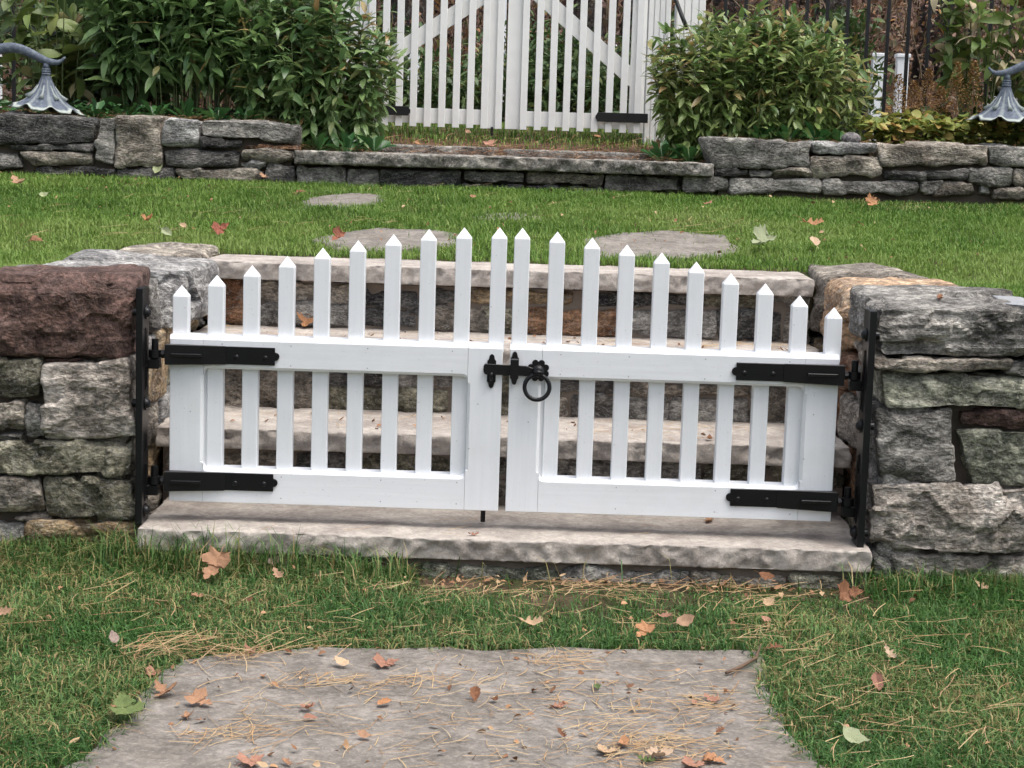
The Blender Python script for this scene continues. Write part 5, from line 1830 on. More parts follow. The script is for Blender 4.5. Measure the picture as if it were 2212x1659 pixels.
bush('dark green bush behind the left leaf of the tall gate', -1.0, 11.7, 1.03, .75, .5, .56, 4600, HEDGE, .05, .09, 81, 'bushes beyond the tall gate')
bush('dark green bush behind the meeting stiles of the tall gate', .15, 12.0, 1.03, .75, .5, .58, 4600, HEDGE, .05, .09, 82, 'bushes beyond the tall gate')
bush('dark green bush behind the right leaf of the tall gate', 1.15, 11.6, 1.03, .75, .5, .60, 4600, HEDGE, .05, .09, 83, 'bushes beyond the tall gate')
bush('green bush beyond the iron fence right of the rounded shrub', 1.82, 10.4, 1.03, .24, .3, .66, 1500, HEDGE, .05, .09, 84, 'bushes beyond the tall gate')
bush('dark green bush beyond the iron fence on the left', -2.6, 10.6, 1.03, .9, .5, .75, 3000, HEDGE, .06, .10, 85, 'bushes beyond the tall gate')
bush('brownish bush beyond the iron fence behind the white posts', 3.9, 12.5, 1.03, 1.1, .6, .6, 2600, FOREST, .06, .10, 86, 'bushes beyond the tall gate')

# ------------------------------------------------------------------ the wood behind
n = 52000
x = NR.uniform(-11, 12, n)
y = NR.uniform(17.5, 30, n)
hill = np.array([zg(float(p), float(q)) for p, q in zip(x, y)])
mass = vnoise(x, y, .55, 40) + .5 * vnoise(x, y, 1.7, 41)
z = hill + NR.random(n) ** .8 * np.clip(.3 + 2.6 * (mass - .35), .15, 3.2)
d = NR.normal(0, 1, (n, 3))
rn = np.clip(.15 + .75 * vnoise(x, z, .7, 42) + NR.normal(0, .16, n), 0, .999)
(V, T, r_), _, _ = leaf_cloud([leaf_shape('oval', .6, .3, .3, 3)], np.stack([x, y, z], 1), d, NR.uniform(.045, .10, n), NR.normal(0, .6, n), rn)
nb = 700
bx, by = NR.uniform(-11, 12, nb), NR.uniform(17.5, 29, nb)
bz = np.array([zg(float(p), float(q)) for p, q in zip(bx, by)])
tipx, tipy, tipz = bx + NR.normal(0, .6, nb), by + NR.normal(0, .4, nb), bz + NR.uniform(.8, 3.2, nb)
lines = np.stack([np.stack([bx + (tipx - bx) * s ** 1.5, by + (tipy - by) * s ** 1.5, bz + (tipz - bz) * s], 1) for s in (0, .3, .65, 1)], 1)
sv, stt = stems_mesh(lines, NR.uniform(.008, .02, nb))
V, T, r_ = join_parts([(V, T, r_), (sv, stt, np.full(len(sv), .05))])
o = link('undergrowth', tri_mesh('undergrowth', V, T, r_), FOREST)
tag(o, 'reddish brown autumn undergrowth of the wood behind the fence', 'undergrowth', kind='stuff')


def tree_meshes(seed):
    rg = random.Random(seed)
    bm = bmesh.new()
    ht = rg.uniform(13, 17)
    r0 = rg.uniform(.16, .26)
    pts, rad = [], []
    lx, ly = rg.uniform(-.5, .5), rg.uniform(-.4, .4)
    for k in range(12):
        s = k / 11
        pts.append(Vector((lx * s * s + .08 * math.sin(5 * s + seed), ly * s * s, ht * s - .3)))
        rad.append(r0 * (1 - .86 * s) * (1.35 if k == 0 else 1))
    tube(bm, pts, rad, 12)
    limbs = []
    for k in range(13):
        s = rg.uniform(.36, .94)
        b = pts[0].lerp(pts[-1], s)
        b = Vector((lx * s * s + .08 * math.sin(5 * s + seed), ly * s * s, ht * s - .3))
        a = rg.uniform(0, 6.28)
        ln = rg.uniform(1.5, 3.6) * (1.15 - .6 * s)
        e = b + Vector((math.cos(a) * ln, math.sin(a) * ln, ln * rg.uniform(.15, .7)))
        mid = b.lerp(e, .5) + Vector((0, 0, -.15 + rg.uniform(0, .3)))
        rr = r0 * (1 - .86 * s) * .5
        tube(bm, [b, mid, e], [rr, rr * .6, .012], 7)
        limbs.append((b, mid, e))
    me = bpy.data.meshes.new('trunk')
    bm.to_mesh(me)
    bm.free()
    me.polygons.foreach_set('use_smooth', [True] * len(me.polygons))
    me.materials.append(BARK)
    r2 = np.random.default_rng(seed)
    P = []
    for b, mid, e in limbs:
        for q in range(45):
            s = r2.uniform(.25, 1.1)
            c = np.array(b.lerp(e, s))
            P.append(c + r2.normal(0, .42, 3))
    P = np.array(P)
    n = len(P)
    (V, T, r_), _, _ = leaf_cloud([leaf_shape('oval', .6, .3, .3, 3)], P, r2.normal(0, 1, (n, 3)), r2.uniform(.12, .24, n), r2.normal(0, .6, n), r2.random(n))
    mc = tri_mesh('crown', V, T, r_)
    mc.materials.append(FOREST)
    return me, mc


TM = [tree_meshes(s) for s in (5, 9, 14)]
TREES = [(-6.8, 20.5, 'dark woodland tree far left behind the browning plants'), (-3.9, 21.5, 'dark woodland tree behind the left iron fence'), (-2.6, 24, 'dark woodland tree left of the tall gate, set back'), (-1.35, 20.6, 'dark woodland trunk seen through the left leaf of the tall gate'),
         (-.2, 23, 'dark woodland trunk behind the middle of the tall gate'), (.62, 20.8, 'dark woodland trunk seen through the right leaf of the tall gate, left one'), (1.45, 22.5, 'dark woodland trunk seen through the right leaf of the tall gate, right one'),
         (2.7, 24.5, 'dark woodland trunk above the rounded shrub'), (3.6, 21.2, 'dark woodland trunk behind the iron bars right of the rounded shrub'), (5.2, 22.8, 'dark woodland tree behind the far white picket fence'), (7.4, 21.5, 'dark woodland tree at the far right'),
         (-5.2, 26, 'dark woodland tree deeper in the wood on the left'), (1.0, 29, 'dark woodland tree deepest in the wood behind the gate'), (4.4, 28, 'dark woodland tree deeper in the wood on the right')]
for k, (x, y, lab) in enumerate(TREES):
    t = thing('woodland_tree', (x, y, zg(x, y) - .05), lab, 'tree', 'trees of the wood behind the garden')
    a, b = TM[k % 3]
    for nm, me in (('trunk', a), ('crown', b)):
        o = bpy.data.objects.new(nm, me)
        COL.objects.link(o)
        o.parent = t
        o.rotation_euler = (0, 0, k * 1.3)
        if nm == 'crown':
            o['kind'] = 'stuff'
# ------------------------------------------------------------------ flower lamps
def verdigris():
    m, nt, out = new_mat('verdigris_metal')
    vec, rn = obj_coords(nt)
    n1 = noise_tex(nt, vec, 60, 6, .65)
    a = ramp(nt, n1, [(0.35, (0.075, 0.09, 0.12)), (0.52, (0.11, 0.128, 0.165)), (0.66, (0.17, 0.20, 0.22))])
    at = nd(nt, 'ShaderNodeAttribute', attribute_name='rnd')     # worn rims and ridges carry the pale patina
    a = nd(nt, 'ShaderNodeMixRGB', {'Fac': at.outputs['Fac'], 'Color1': a, 'Color2': (0.42, 0.46, 0.42, 1)}).outputs[0]
    b = nd(nt, 'ShaderNodeBump', {'Strength': .2, 'Distance': .003, 'Height': n1}).outputs[0]
    p = nd(nt, 'ShaderNodeBsdfPrincipled', {'Base Color': a, 'Roughness': .8, 'Metallic': 0.0, 'Specular IOR Level': .2, 'Normal': b})
    nt.links.new(p.outputs[0], out.inputs[0])
    return m


VERD = verdigris()
GLASS = plain_mat('lamp_bulb_glass', (0.6, 0.62, 0.6), 0.2, 0, 50, 0.05)


def flower_lamp(cx, cy, ztop, s, tilt, label, zb):
    """trumpet shaped path light hanging from a curved stem; s = side the stem stands on"""
    t = thing('path_lamp', (cx + s * .42, cy, zb), label, 'garden lamp', 'flower shaped path lamps')
    nl, na = 16, 72
    hgt, rad = .142, .152
    V, rn = [], []
    prof = []
    for k in range(nl + 1):
        u = k / nl
        r = .019 + (rad - .019) * (.46 * u + .54 * u ** 2.4)
        prof.append((r, -hgt * (1 - (1 - u) ** 1.25)))
    for k, (r, z) in enumerate(prof):
        u = k / nl
        for i in range(na):
            a = 2 * math.pi * i / na
            lobe = math.cos(a * 8)
            rr = r * (1 + .045 * u * lobe + (.05 * u ** 6) * lobe)
            zz = z - .010 * (u ** 5) * lobe + .004 * u * u * math.cos(a * 16)
            x, y = math.cos(a) * rr, math.sin(a) * rr
            V.append((cx + x, cy + y, ztop + zz + tilt * x))
            ridge = max(0, math.cos(a * 8 + math.pi)) ** 14
            rn.append(min(.95, .9 * (u > .93) + .75 * ridge * (u > .08)))
    T = []
    for k in range(nl):
        for i in range(na):
            a, b = k * na + i, k * na + (i + 1) % na
            c, d = a + na, b + na
            T += [(a, c, d), (a, d, b)]
    # inside skin, a little smaller, so the metal has thickness
    o_ = len(V)
    for j in range(o_):
        x, y, z = V[j]
        V.append((cx + (x - cx) * .965, cy + (y - cy) * .965, z - .0025))
        rn.append(.2)
    T += [(c + o_, b + o_, a + o_) for a, b, c in T[:]]
    k = nl
    for i in range(na):
        a, b = k * na + i, k * na + (i + 1) % na
        T += [(a, a + o_, b + o_), (a, b + o_, b)]
    sh = link('lamp_shade', tri_mesh('lamp_shade', np.array(V), np.array(T), np.array(rn), True), VERD, t)
    # small raised tongues on the petals
    for i in range(8):
        a = 2 * math.pi * (i + .0) / 8
        u = .62
        r = (.019 + (rad - .019) * (.46 * u + .54 * u ** 2.4)) * 1.03
        z = -hgt * (1 - (1 - u) ** 1.25)
        c = Vector((cx + math.cos(a) * r, cy + math.sin(a) * r, ztop + z + tilt * math.cos(a) * r))
        u2 = .25
        r2 = (.019 + (rad - .019) * (.46 * u2 + .54 * u2 ** 2.4)) * 1.0
        c2 = Vector((cx + math.cos(a) * r2, cy + math.sin(a) * r2, ztop - hgt * (1 - (1 - u2) ** 1.25) + tilt * math.cos(a) * r2))
        bm = bmesh.new()
        tube(bm, [c2, c2.lerp(c, .6) + Vector((math.cos(a), math.sin(a), 0)) * -.004, c + Vector((math.cos(a) * .004, math.sin(a) * .004, .002))], [.002, .005, .011], 8)
        ob = bm_obj('petal_tongue', bm, VERD, sh, True)
        at = ob.data.attributes.new('rnd', 'FLOAT', 'POINT')
        at.data.foreach_set('value', [0.55] * len(ob.data.vertices))
    bm = bmesh.new()
    for dz, r in ((.006, .0205), (.016, .0195), (.026, .0185)):
        cyl(bm, (cx, cy, ztop + dz - .005), (cx, cy, ztop + dz + .004), r, r * .95, 20)
    cyl(bm, (cx, cy, ztop + .028), (cx, cy, ztop + .052), .016, .013, 16)
    bm_obj('collar', bm, VERD, t, True)
    # stem: curl over the shade, arch, and down to the ground
    top = ztop + .050
    pts = [(-.082, .030), (-.062, .012), (-.040, .006), (0, .012), (.055, .036), (.105, .056), (.155, .062), (.21, .050), (.27, .014), (.33, -.05), (.385, -.14)]
    pts = [Vector((cx + s * a, cy, top + b)) for a, b in pts] + [Vector((cx + s * .42, cy, zb + .02)), Vector((cx + s * .42, cy, zb - .03))]
    rad_ = [.004, .008, .012, .016, .019, .021, .022, .022, .021, .020, .018, .016, .016]
    bm = bmesh.new()
    fine, fr = [], []
    for i in range(len(pts) - 1):
        for j in range(4):
            u = j / 4
            p0, p1, p2, p3 = pts[max(0, i - 1)], pts[i], pts[i + 1], pts[min(len(pts) - 1, i + 2)]
            fine.append(.5 * ((2 * p1) + (-p0 + p2) * u + (2 * p0 - 5 * p1 + 4 * p2 - p3) * u * u + (-p0 + 3 * p1 - 3 * p2 + p3) * u ** 3))
            fr.append(rad_[i] * (1 - u) + rad_[i + 1] * u)
    tube(bm, fine, fr, 12)
    bm_obj('stem', bm, VERD, t, True)
    bm = bmesh.new()
    dome(bm, (cx, cy, ztop - .085), (0, 0, -1), .022, .055, 16, 6)
    cyl(bm, (cx, cy, ztop - .02), (cx, cy, ztop - .085), .014, .022, 16)
    bm_obj('bulb', bm, GLASS, t, True)
    bm = bmesh.new()
    cyl(bm, (cx + s * .42, cy, zb - .005), (cx + s * .42, cy, zb + .012), .035, .028, 18)
    bm_obj('foot', bm, VERD, t)


q = D(100, 163, 7.80)
flower_lamp(q.x, 7.80, q.z, -1, -.09, 'blue grey flower shaped lamp on the left terrace wall', 1.0)
q = D(2174, 188, 7.80)
flower_lamp(q.x, 7.80, q.z, +1, -.03, 'blue grey flower shaped lamp over the ground cover at the right edge', .985)

# round stone on the right terrace wall
bm = bmesh.new()
bmesh.ops.create_uvsphere(bm, u_segments=28, v_segments=18, radius=.042)
q = D(1840, 303, 7.74)
for v in bm.verts:
    v.co = v.co * (1 + .05 * noise.noise(v.co * 20)) * 1.0
    v.co.z *= .70
    v.co += Vector((q.x, 7.76, 1.008))
o = bm_obj('round_stone', bm, stone_mat('round_stone', (0.07, 0.065, 0.065), (0.115, 0.105, 0.105), (0.16, 0.15, 0.148), strata=0, bump=.2), None, True)
tag(o, 'smooth round grey stone on top of the right terrace wall', 'stone')


# ------------------------------------------------------------------ fallen leaves
HALF = {
    'maple': [(0, .02), (.03, .10), (-.02, .20), (-.08, .33), (.04, .30), (.08, .42), (.18, .35), (.24, .47), (.33, .54), (.36, .42), (.47, .43), (.45, .30), (.40, .20), (.52, .15), (.60, .24), (.68, .19), (.76, .22), (.78, .11), (.88, .08), (1.0, .0)],
    'oak': [(0, .015), (.08, .05), (.14, .15), (.20, .17), (.25, .09), (.33, .12), (.39, .25), (.46, .24), (.50, .13), (.57, .15), (.63, .27), (.70, .23), (.73, .13), (.80, .15), (.86, .17), (.91, .09), (.97, .06), (1.0, 0)],
    'oval': [(0, .01), (.06, .10), (.14, .19), (.24, .25), (.36, .30), (.48, .31), (.60, .29), (.72, .23), (.83, .15), (.92, .07), (1.0, 0)]}


def fallen_shape(kind, seed):
    """leaf with midrib, lobed halves that differ, a stalk, and its own curl"""
    rg = random.Random(seed)
    k1, k2, k3, k4 = rg.uniform(.1, 1.6), rg.uniform(-.5, 1.3), rg.uniform(-.9, .9), rg.uniform(-.6, .6)
    V, T = [], []

    def put(x, y):
        x -= .5
        z = k1 * abs(y) ** 1.4 + k2 * x * x + k3 * x * y + k4 * y * abs(y) + .09 * noise.noise(Vector((x * 6, y * 6, seed * 3.1)))
        c = math.cos(.5 * x)
        V.append((x * c, y * (1 - .35 * min(1, abs(k1) * abs(y))), z))
        return len(V) - 1
    for sd in (1, -1):
        rows = []
        for x, y in HALF[kind]:
            jx, jy = rg.uniform(-.018, .018), rg.uniform(.82, 1.15)
            y2 = max(.004, y * jy) * sd
            xm = min(1, max(0, x * .85 + .04))
            rows.append((put(xm, 0), put((xm + x + jx) / 2, y2 * .5), put(x + jx, y2)))
        for a, b in zip(rows, rows[1:]):
            for u in (0, 1):
                q = (a[u], a[u + 1], b[u + 1], b[u])
                if sd < 0:
                    q = q[::-1]
                T += [(q[0], q[1], q[2]), (q[0], q[2], q[3])]
    b0 = len(V)
    for k in range(4):
        t = k / 3
        for s_ in (-1, 1):
            V.append((-.5 - .30 * t, s_ * .010 + .05 * t * k3, k2 * .25 + .05 * math.sin(t * 3)))
    for k in range(3):
        a = b0 + 2 * k
        T += [(a, a + 1, a + 3), (a, a + 3, a + 2)]
    zmin = min(v[2] for v in V)
    V = [(x, y, z - zmin) for x, y, z in V]
    return np.array(V), np.array(T)


FALL = {'maple': [fallen_shape('maple', s) for s in (1, 2, 3, 4, 11, 12)], 'oak': [fallen_shape('oak', s) for s in (5, 6, 7, 13)], 'oval': [fallen_shape('oval', s) for s in (8, 9, 10, 14)]}


def flm(name, a, b, c, bl=.5, bc=(.14, .06, .03)):
    return leaf_mat('fallen_' + name, [(0.0, a), (0.5, b), (1.0, c)], 0.6, 0.12, 0.25, bl, bc, bump=.4)


FC = {'tan': flm('tan', (.36, .20, .115), (.43, .245, .145), (.40, .25, .16), .4), 'orange': flm('orange', (.46, .23, .11), (.50, .27, .14), (.44, .22, .11), .45), 'brown': flm('brown', (.16, .07, .035), (.22, .10, .05), (.27, .13, .07), .3),
      'pale': flm('pale', (.52, .36, .22), (.58, .42, .27), (.52, .38, .27), .25, (.3, .18, .1)), 'red': flm('red', (.24, .07, .05), (.30, .10, .06), (.34, .14, .09), .4), 'rose': flm('rose', (.36, .18, .12), (.42, .22, .15), (.34, .17, .12), .35),
      'green': flm('green', (.10, .15, .05), (.13, .18, .06), (.14, .17, .07), .4, (.3, .28, .1)), 'palegreen': flm('palegreen', (.30, .34, .18), (.34, .37, .21), (.31, .35, .22), .2, (.4, .35, .2)), 'grey': flm('grey', (.27, .20, .16), (.33, .25, .21), (.30, .22, .18), .2)}
_fm = {}


def s_low(x, y):
    p = G(x, y, -.06)
    p.z = -.066
    return p


def s_flag(x, y):
    p = G(x, y, ZF)
    p.z = ZF + .003
    return p


def s_slab(k):
    def f(x, y):
        p = G(x, y, TOPS[k] + .004)
        p.z = TOPS[k] + .002
        return p
    return f


def s_lawn(x, y):
    p = lawn_hit(x, y)
    p.z = z_lawn(p.y) + .022
    return p


def s_land(x, y):
    lo, hi = 7.7, 9.4
    for k in range(40):
        m_ = (lo + hi) / 2
        q_ = D(x, y, m_)
        if q_.z < zg(q_.x if abs(q_.x) < .8 else 0, m_):
            hi = m_
        else:
            lo = m_
    p = D(x, y, lo)
    p.z = zg(p.x, p.y) + .02
    return p


def fallen(x, y, px, col, kind, surf, tilt, label):
    p = surf(x, y)
    vs = FALL[kind]
    k = (int(x) + int(y)) % len(vs)
    key = (kind, k, col)
    if key not in _fm:
        me = tri_mesh('fallen_leaf', vs[k][0], vs[k][1], None, True)
        me.materials.append(FC[col])
        _fm[key] = me
    o = bpy.data.objects.new('fallen_leaf', _fm[key])
    COL.objects.link(o)
    rg = random.Random(int(x * 13 + y * 7))
    o.location = p
    o.rotation_euler = (R(tilt) + rg.uniform(-.12, .12), rg.uniform(-.2, .2), rg.uniform(0, 6.28))
    o.rotation_mode = 'XYZ'
    # tilt towards the viewer after turning in plan
    yaw = rg.uniform(-2.6, 2.6)
    o.rotation_euler = (Matrix.Rotation(R(tilt), 3, 'X') @ Matrix.Rotation(yaw, 3, 'Z')).to_euler()
    s = px * p.y / CAM_F * 1.03
    o.scale = (s, s, s)
    if tilt > 10:
        o.location.z += s * .5 * math.sin(R(tilt)) * .7
    tag(o, label, 'leaf', 'fallen leaves')


LEAVES = [
    (460, 1240, 78, 'tan', 'maple', s_low, 38, 'big curled tan maple leaf in the long grass below the left gate leaf'),
    (600, 1243, 44, 'tan', 'oak', s_low, 25, 'tan leaf below the step, right of the biggest curled leaf'),
    (593, 1215, 34, 'grey', 'oval', s_low, 40, 'greyish leaf leaning in the grass against the lowest step'),
    (428, 1286, 26, 'tan', 'maple', s_low, 20, 'small tan leaf in the grass under the biggest curled leaf'),
    (6, 1325, 44, 'tan', 'oak', s_low, 35, 'tan leaf cut by the left edge of the picture'),
    (247, 1380, 36, 'grey', 'oval', s_low, 45, 'grey brown folded leaf in the grass left of the flagstone'),
    (1145, 1347, 58, 'pale', 'oak', s_low, 18, 'light tan narrow leaf in the grass below the latch'),
    (1388, 1368, 52, 'orange', 'maple', s_low, 20, 'orange tan leaf on bare soil below the right gate leaf'),
    (1480, 1347, 46, 'tan', 'oval', s_low, 45, 'curled tan leaf in the grass right of the bare soil'),
    (1435, 1328, 34, 'rose', 'oak', s_low, 15, 'flat reddish leaf at the edge of the bare soil'),
    (1838, 1290, 56, 'brown', 'maple', s_low, 50, 'upright brown leaf at the foot of the right wall'),
    (1660, 1304, 32, 'pale', 'oval', s_low, 40, 'small round tan leaf among needles right of the step middle'),
    (1655, 1336, 24, 'rose', 'oval', s_low, 25, 'small pinkish leaf among the needles above the flagstone corner'),
    (1922, 1414, 46, 'pale', 'oak', s_low, 25, 'pale tan leaf in the right grass'),
    (1895, 1478, 46, 'rose', 'oval', s_low, 50, 'pinkish brown leaf standing in the right grass'),
    (1672, 1398, 44, 'brown', 'oak', s_low, 15, 'brown leaf at the far right corner of the flagstone'),
    (1656, 1247, 36, 'brown', 'oval', s_low, 30, 'dark leaf caught in needles under the lowest step at the right'),
    (2120, 1268, 40, 'pale', 'oak', s_low, 20, 'pale leaf at the base of the right wall near the picture edge'),
    (88, 1165, 46, 'tan', 'maple', s_low, 40, 'tan leaf in tall grass at the foot of the left wall'),
    (1850, 1602, 74, 'palegreen', 'oval', s_low, 15, 'pale green leaf in the grass at the lower right'),
    (270, 1532, 92, 'green', 'maple', s_low, 22, 'green maple leaf at the left edge of the flagstone'),
    (540, 1412, 46, 'rose', 'oak', s_flag, 6, 'brown leaf at the far left edge of the flagstone'),
    (622, 1412, 26, 'brown', 'oval', s_flag, 10, 'small dark leaf at the far edge of the flagstone'),
    (337, 1459, 42, 'rose', 'maple', s_flag, 8, 'pinkish leaf at the left border of the flagstone, above a large tan one'),
    (352, 1502, 62, 'tan', 'maple', s_flag, 14, 'large tan leaf at the left border of the flagstone'),
    (738, 1441, 42, 'pale', 'oval', s_flag, 28, 'curled pale leaf with a dark underside on the back of the flagstone'),
    (838, 1438, 58, 'rose', 'maple', s_flag, 10, 'reddish tan leaf on the back of the flagstone'),
    (437, 1527, 62, 'tan', 'maple', s_flag, 14, 'pointed tan leaf on the left of the flagstone'),
    (403, 1552, 36, 'tan', 'maple', s_flag, 8, 'small tan leaf next to the pointed tan leaf'),
    (668, 1533, 36, 'rose', 'maple', s_flag, 10, 'small pinkish leaf on the flagstone, upper of two'),
    (670, 1555, 34, 'rose', 'oval', s_flag, 8, 'small pinkish leaf on the flagstone, lower of two'),
    (831, 1527, 38, 'orange', 'oval', s_flag, 22, 'orange tan oval leaf in the middle of the flagstone'),
    (1026, 1512, 44, 'brown', 'oval', s_flag, 32, 'dark brown curled leaf in the middle of the flagstone'),
    (1068, 1516, 26, 'brown', 'oval', s_flag, 5, 'little dark brown leaf tip right of the dark curled leaf'),
    (789, 1599, 38, 'tan', 'oval', s_flag, 14, 'lone squarish tan leaf near the front of the flagstone'),
    (1205, 1531, 42, 'rose', 'oak', s_flag, 10, 'reddish leaf right of the flagstone middle'),
    (1214, 1594, 36, 'brown', 'oak', s_flag, 18, 'narrow dark brown leaf near the front of the flagstone'),
    (1346, 1614, 40, 'orange', 'oval', s_flag, 12, 'orange tan leaf beside a pale one near the front of the flagstone'),
    (1304, 1626, 50, 'pale', 'maple', s_flag, 10, 'pale torn leaf near the front of the flagstone'),
    (1500, 1522, 22, 'rose', 'oval', s_flag, 10, 'tiny reddish leaf on the right of the flagstone'),
    (1537, 1518, 46, 'rose', 'oak', s_flag, 12, 'reddish brown leaf on the right of the flagstone'),
    (1556, 1582, 34, 'brown', 'oak', s_flag, 10, 'narrow brown leaf on the right front of the flagstone'),
    (1290, 1488, 30, 'green', 'oval', s_flag, 6, 'small green leaf on the right half of the flagstone'),
    (548, 1650, 66, 'rose', 'maple', s_flag, 8, 'reddish tan leaf at the front edge of the picture, left'),
    (622, 1655, 38, 'tan', 'oak', s_flag, 8, 'small tan leaf at the front edge beside the reddish one'),
    (1430, 1640, 60, 'pale', 'maple', s_flag, 12, 'pale leaf in the heap of needles at the front'),
    (1395, 1650, 44, 'green', 'oak', s_flag, 10, 'dark green leaf in the heap of needles at the front'),
    (1490, 1656, 62, 'rose', 'maple', s_flag, 8, 'reddish leaf right of the heap of needles at the front'),
    (1545, 1650, 56, 'orange', 'maple', s_flag, 8, 'orange leaf right of the heap of needles at the front'),
    (660, 707, 44, 'orange', 'maple', s_slab(2), 22, 'orange leaf on the third step behind the left pickets'),
    (1532, 1124, 48, 'tan', 'oak', s_slab(0), 8, 'tan leaf on the lowest step under the right gate leaf'),
    (1022, 1154, 28, 'rose', 'oak', s_slab(0), 5, 'small reddish leaf on the lowest step below the latch'),
    (1532, 948, 22, 'brown', 'oval', s_slab(1), 12, 'small brown leaf on the second step behind the right pickets'),
    (322, 495, 28, 'orange', 'maple', s_lawn, 35, 'orange leaf on the upper lawn at the left'),
    (480, 518, 38, 'red', 'maple', s_lawn, 50, 'red leaf standing on the upper lawn behind the left gate leaf'),
    (727, 537, 34, 'red', 'maple', s_lawn, 45, 'rusty red leaf at the edge of the top step slab'),
    (80, 541, 30, 'brown', 'maple', s_lawn, 30, 'brown leaf on the lawn above the purple brown cap stone'),
    (395, 507, 22, 'pale', 'oval', s_lawn, 35, 'pale tan leaf on the upper lawn between an orange and a red one'),
    (38, 413, 52, 'tan', 'oak', s_lawn, 20, 'long tan leaf on the lawn near the left edge, below the lamp'),
    (96, 440, 22, 'palegreen', 'oval', s_lawn, 40, 'small pale leaf on the lawn below the long tan one'),
    (360, 525, 30, 'palegreen', 'oval', s_lawn, 50, 'pale green leaf on the lawn behind the grey cap block'),
    (646, 432, 28, 'brown', 'oak', s_lawn, 20, 'dark leaf at the left end of the small lawn flagstone'),
    (340, 385, 38, 'palegreen', 'oval', s_lawn, 30, 'pale green leaf at the foot of the left terrace wall'),
    (570, 397, 30, 'tan', 'oak', s_lawn, 15, 'small tan leaf at the foot of the terrace wall near the step'),
    (1880, 460, 30, 'orange', 'maple', s_lawn, 35, 'orange leaf on the right of the upper lawn'),
    (1752, 504, 52, 'orange', 'oak', s_lawn, 20, 'long rusty leaf on the right upper lawn'),
    (1640, 548, 62, 'palegreen', 'maple', s_lawn, 22, 'pale green maple leaf at the edge of the right lawn flagstone'),
    (1652, 536, 28, 'brown', 'oval', s_lawn, 40, 'rusty leaf behind the pale green maple leaf'),
    (1758, 543, 38, 'pale', 'oval', s_lawn, 30, 'crumpled beige leaf on the lawn behind the rounded cap block'),
    (1527, 456, 28, 'rose', 'oak', s_lawn, 20, 'brownish leaf in the middle right of the upper lawn'),
    (1012, 300, 18, 'tan', 'oval', s_land, 25, 'tan leaf on the landing under the left leaf of the tall gate'),
    (1290, 308, 18, 'orange', 'oval', s_land, 25, 'orange leaf on the landing under the right leaf of the tall gate'),
    (1060, 328, 28, 'rose', 'maple', s_land, 20, 'reddish leaf on the landing behind the upper stone step'),
    (1420, 332, 25, 'orange', 'maple', s_land, 30, 'orange leaf at the right end of the upper stone step'),
    (1470, 334, 28, 'rose', 'maple', s_land, 30, 'reddish leaf against the end stone of the right terrace wall'),
    (900, 322, 21, 'orange', 'oak', s_land, 20, 'orange leaf on the landing right of the dense left shrub'),
]
for a in LEAVES:
    fallen(*a)


def s_cap(x, y):
    p = G(x, y, .582)
    p.z = .587
    return p


fallen(2030, 650, 34, 'brown', 'oak', s_cap, 10, 'brown leaf on the grey cap stone of the right wall')

# stick on the flagstone
p = [G(1568, 1460, ZF), G(1600, 1450, ZF), G(1632, 1434, ZF), G(1642, 1410, ZF)]
bm = bmesh.new()
tube(bm, [Vector((q.x, q.y, ZF + .006 + .003 * i)) for i, q in enumerate(p)], [.003, .004, .0035, .002], 7)
tag(bm_obj('stick', bm, STEM_D, None, True), 'thin brown stick at the far right corner of the flagstone', 'stick')

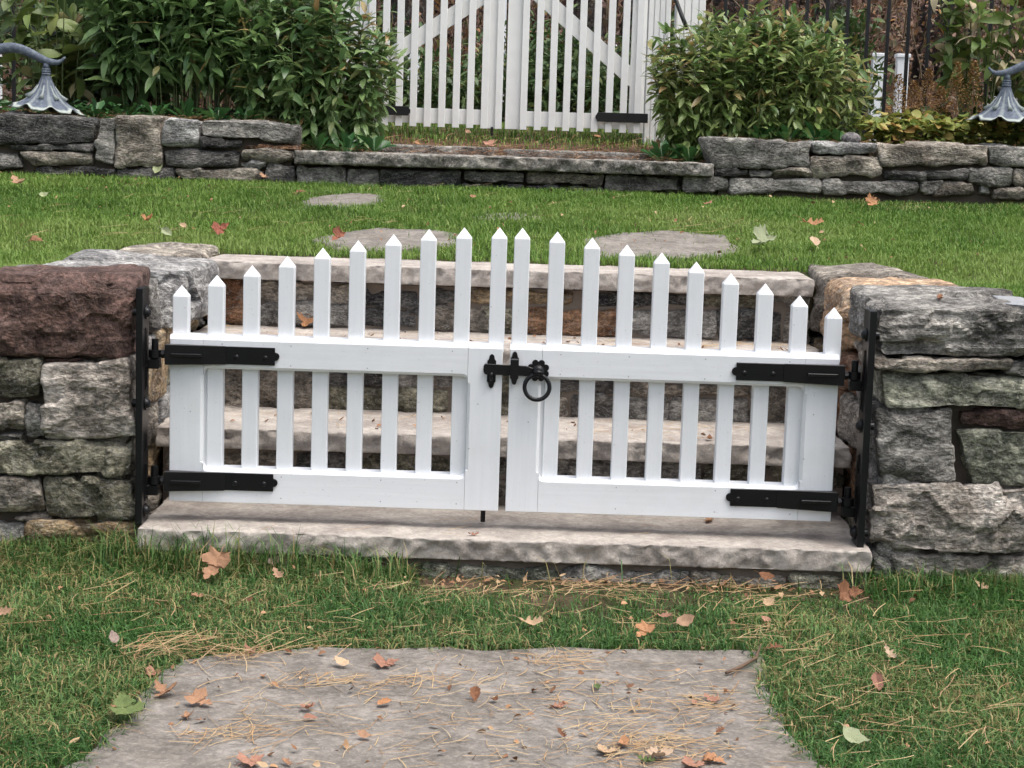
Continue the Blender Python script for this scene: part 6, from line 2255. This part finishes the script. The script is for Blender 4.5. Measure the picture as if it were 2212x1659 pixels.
# small black plug and the scrap of plastic on the right wall
q = G(2098, 637, .585)
bm = bmesh.new()
bbox(bm, q.x - .009, q.x + .009, q.y - .008, q.y + .008, .589, .604)
bevel(bm, .0025, 2)
cyl(bm, (q.x, q.y, .6035), (q.x, q.y, .606), .006, .005, 12)
tag(bm_obj('post_plug', bm, BLACK), 'small black plastic plug lying on the right cap stone', 'plug')
bm = bmesh.new()
g0 = [G(2135, 636, .59), G(2215, 648, .59), G(2240, 668, .59), G(2168, 660, .59)]
n = 12
grid = []
for j in range(n + 1):
    row = []
    for i in range(n + 1):
        u, v = i / n, j / n
        a = g0[0].lerp(g0[1], u).lerp(g0[3].lerp(g0[2], u), v)
        row.append(bm.verts.new((a.x, a.y, .594 + .004 * abs(noise.noise(Vector((a.x * 40, a.y * 25, 2))))) ))
    grid.append(row)
for j in range(n):
    for i in range(n):
        bm.faces.new((grid[j][i], grid[j][i + 1], grid[j + 1][i + 1], grid[j + 1][i]))
bmesh.ops.solidify(bm, geom=list(bm.faces), thickness=.0008)
bmesh.ops.recalc_face_normals(bm, faces=list(bm.faces))
tag(bm_obj('plastic_scrap', bm, PLASTIC, None, True), 'scrap of thin white plastic lying on the right cap stone', 'plastic scrap')

# crumbled leaf bits caught in the grass, against the step and on the terrace
bits = []
for n, x0, x1, y0, y1, zf in ((260, -1.4, 1.5, 2.6, 4.19, lambda x, y: -.070), (120, -.2, .86, 4.12, 4.20, lambda x, y: -.086), (90, -.75, .55, 2.5, 3.6, lambda x, y: ZF + .002),
                              (170, -2.2, 2.2, 5.7, 7.5, lambda x, y: z_lawn(y) + .022), (260, -.95, .85, 7.75, 8.6, lambda x, y: zg(x, y) + .008), (60, -.85, .85, 4.62, 4.9, lambda x, y: TOPS[1] + .002), (60, -.85, .85, 5.0, 5.26, lambda x, y: TOPS[2] + .002)):
    x, y = NR.uniform(x0, x1, n), NR.uniform(y0, y1, n)
    z = np.array([zf(float(a), float(b)) for a, b in zip(x, y)])
    az = NR.uniform(0, 6.28, n)
    d = np.stack([np.cos(az), np.sin(az), NR.normal(0, .25, n)], 1)
    c, _, _ = leaf_cloud([leaf_shape('oval', .7, .5, .3), leaf_shape('oval', .4, .8, .5), leaf_shape('lance', .6, .2, -.4)], np.stack([x, y, z], 1), d, NR.uniform(.007, .020, n), NR.normal(0, .4, n), NR.random(n))
    bits.append(c)
V, T, r_ = join_parts(bits)
LITTER = leaf_mat('leaf_crumbs', [(0.0, (.12, .06, .035)), (.4, (.25, .13, .07)), (.7, (.38, .22, .12)), (1.0, (.46, .33, .2))], .7, .05, .15)
o = link('leaf_litter', tri_mesh('leaf_litter', V, T, r_), LITTER)
tag(o, 'crumbled brown leaf bits scattered in the grass and on the stones', 'leaf litter', kind='stuff')
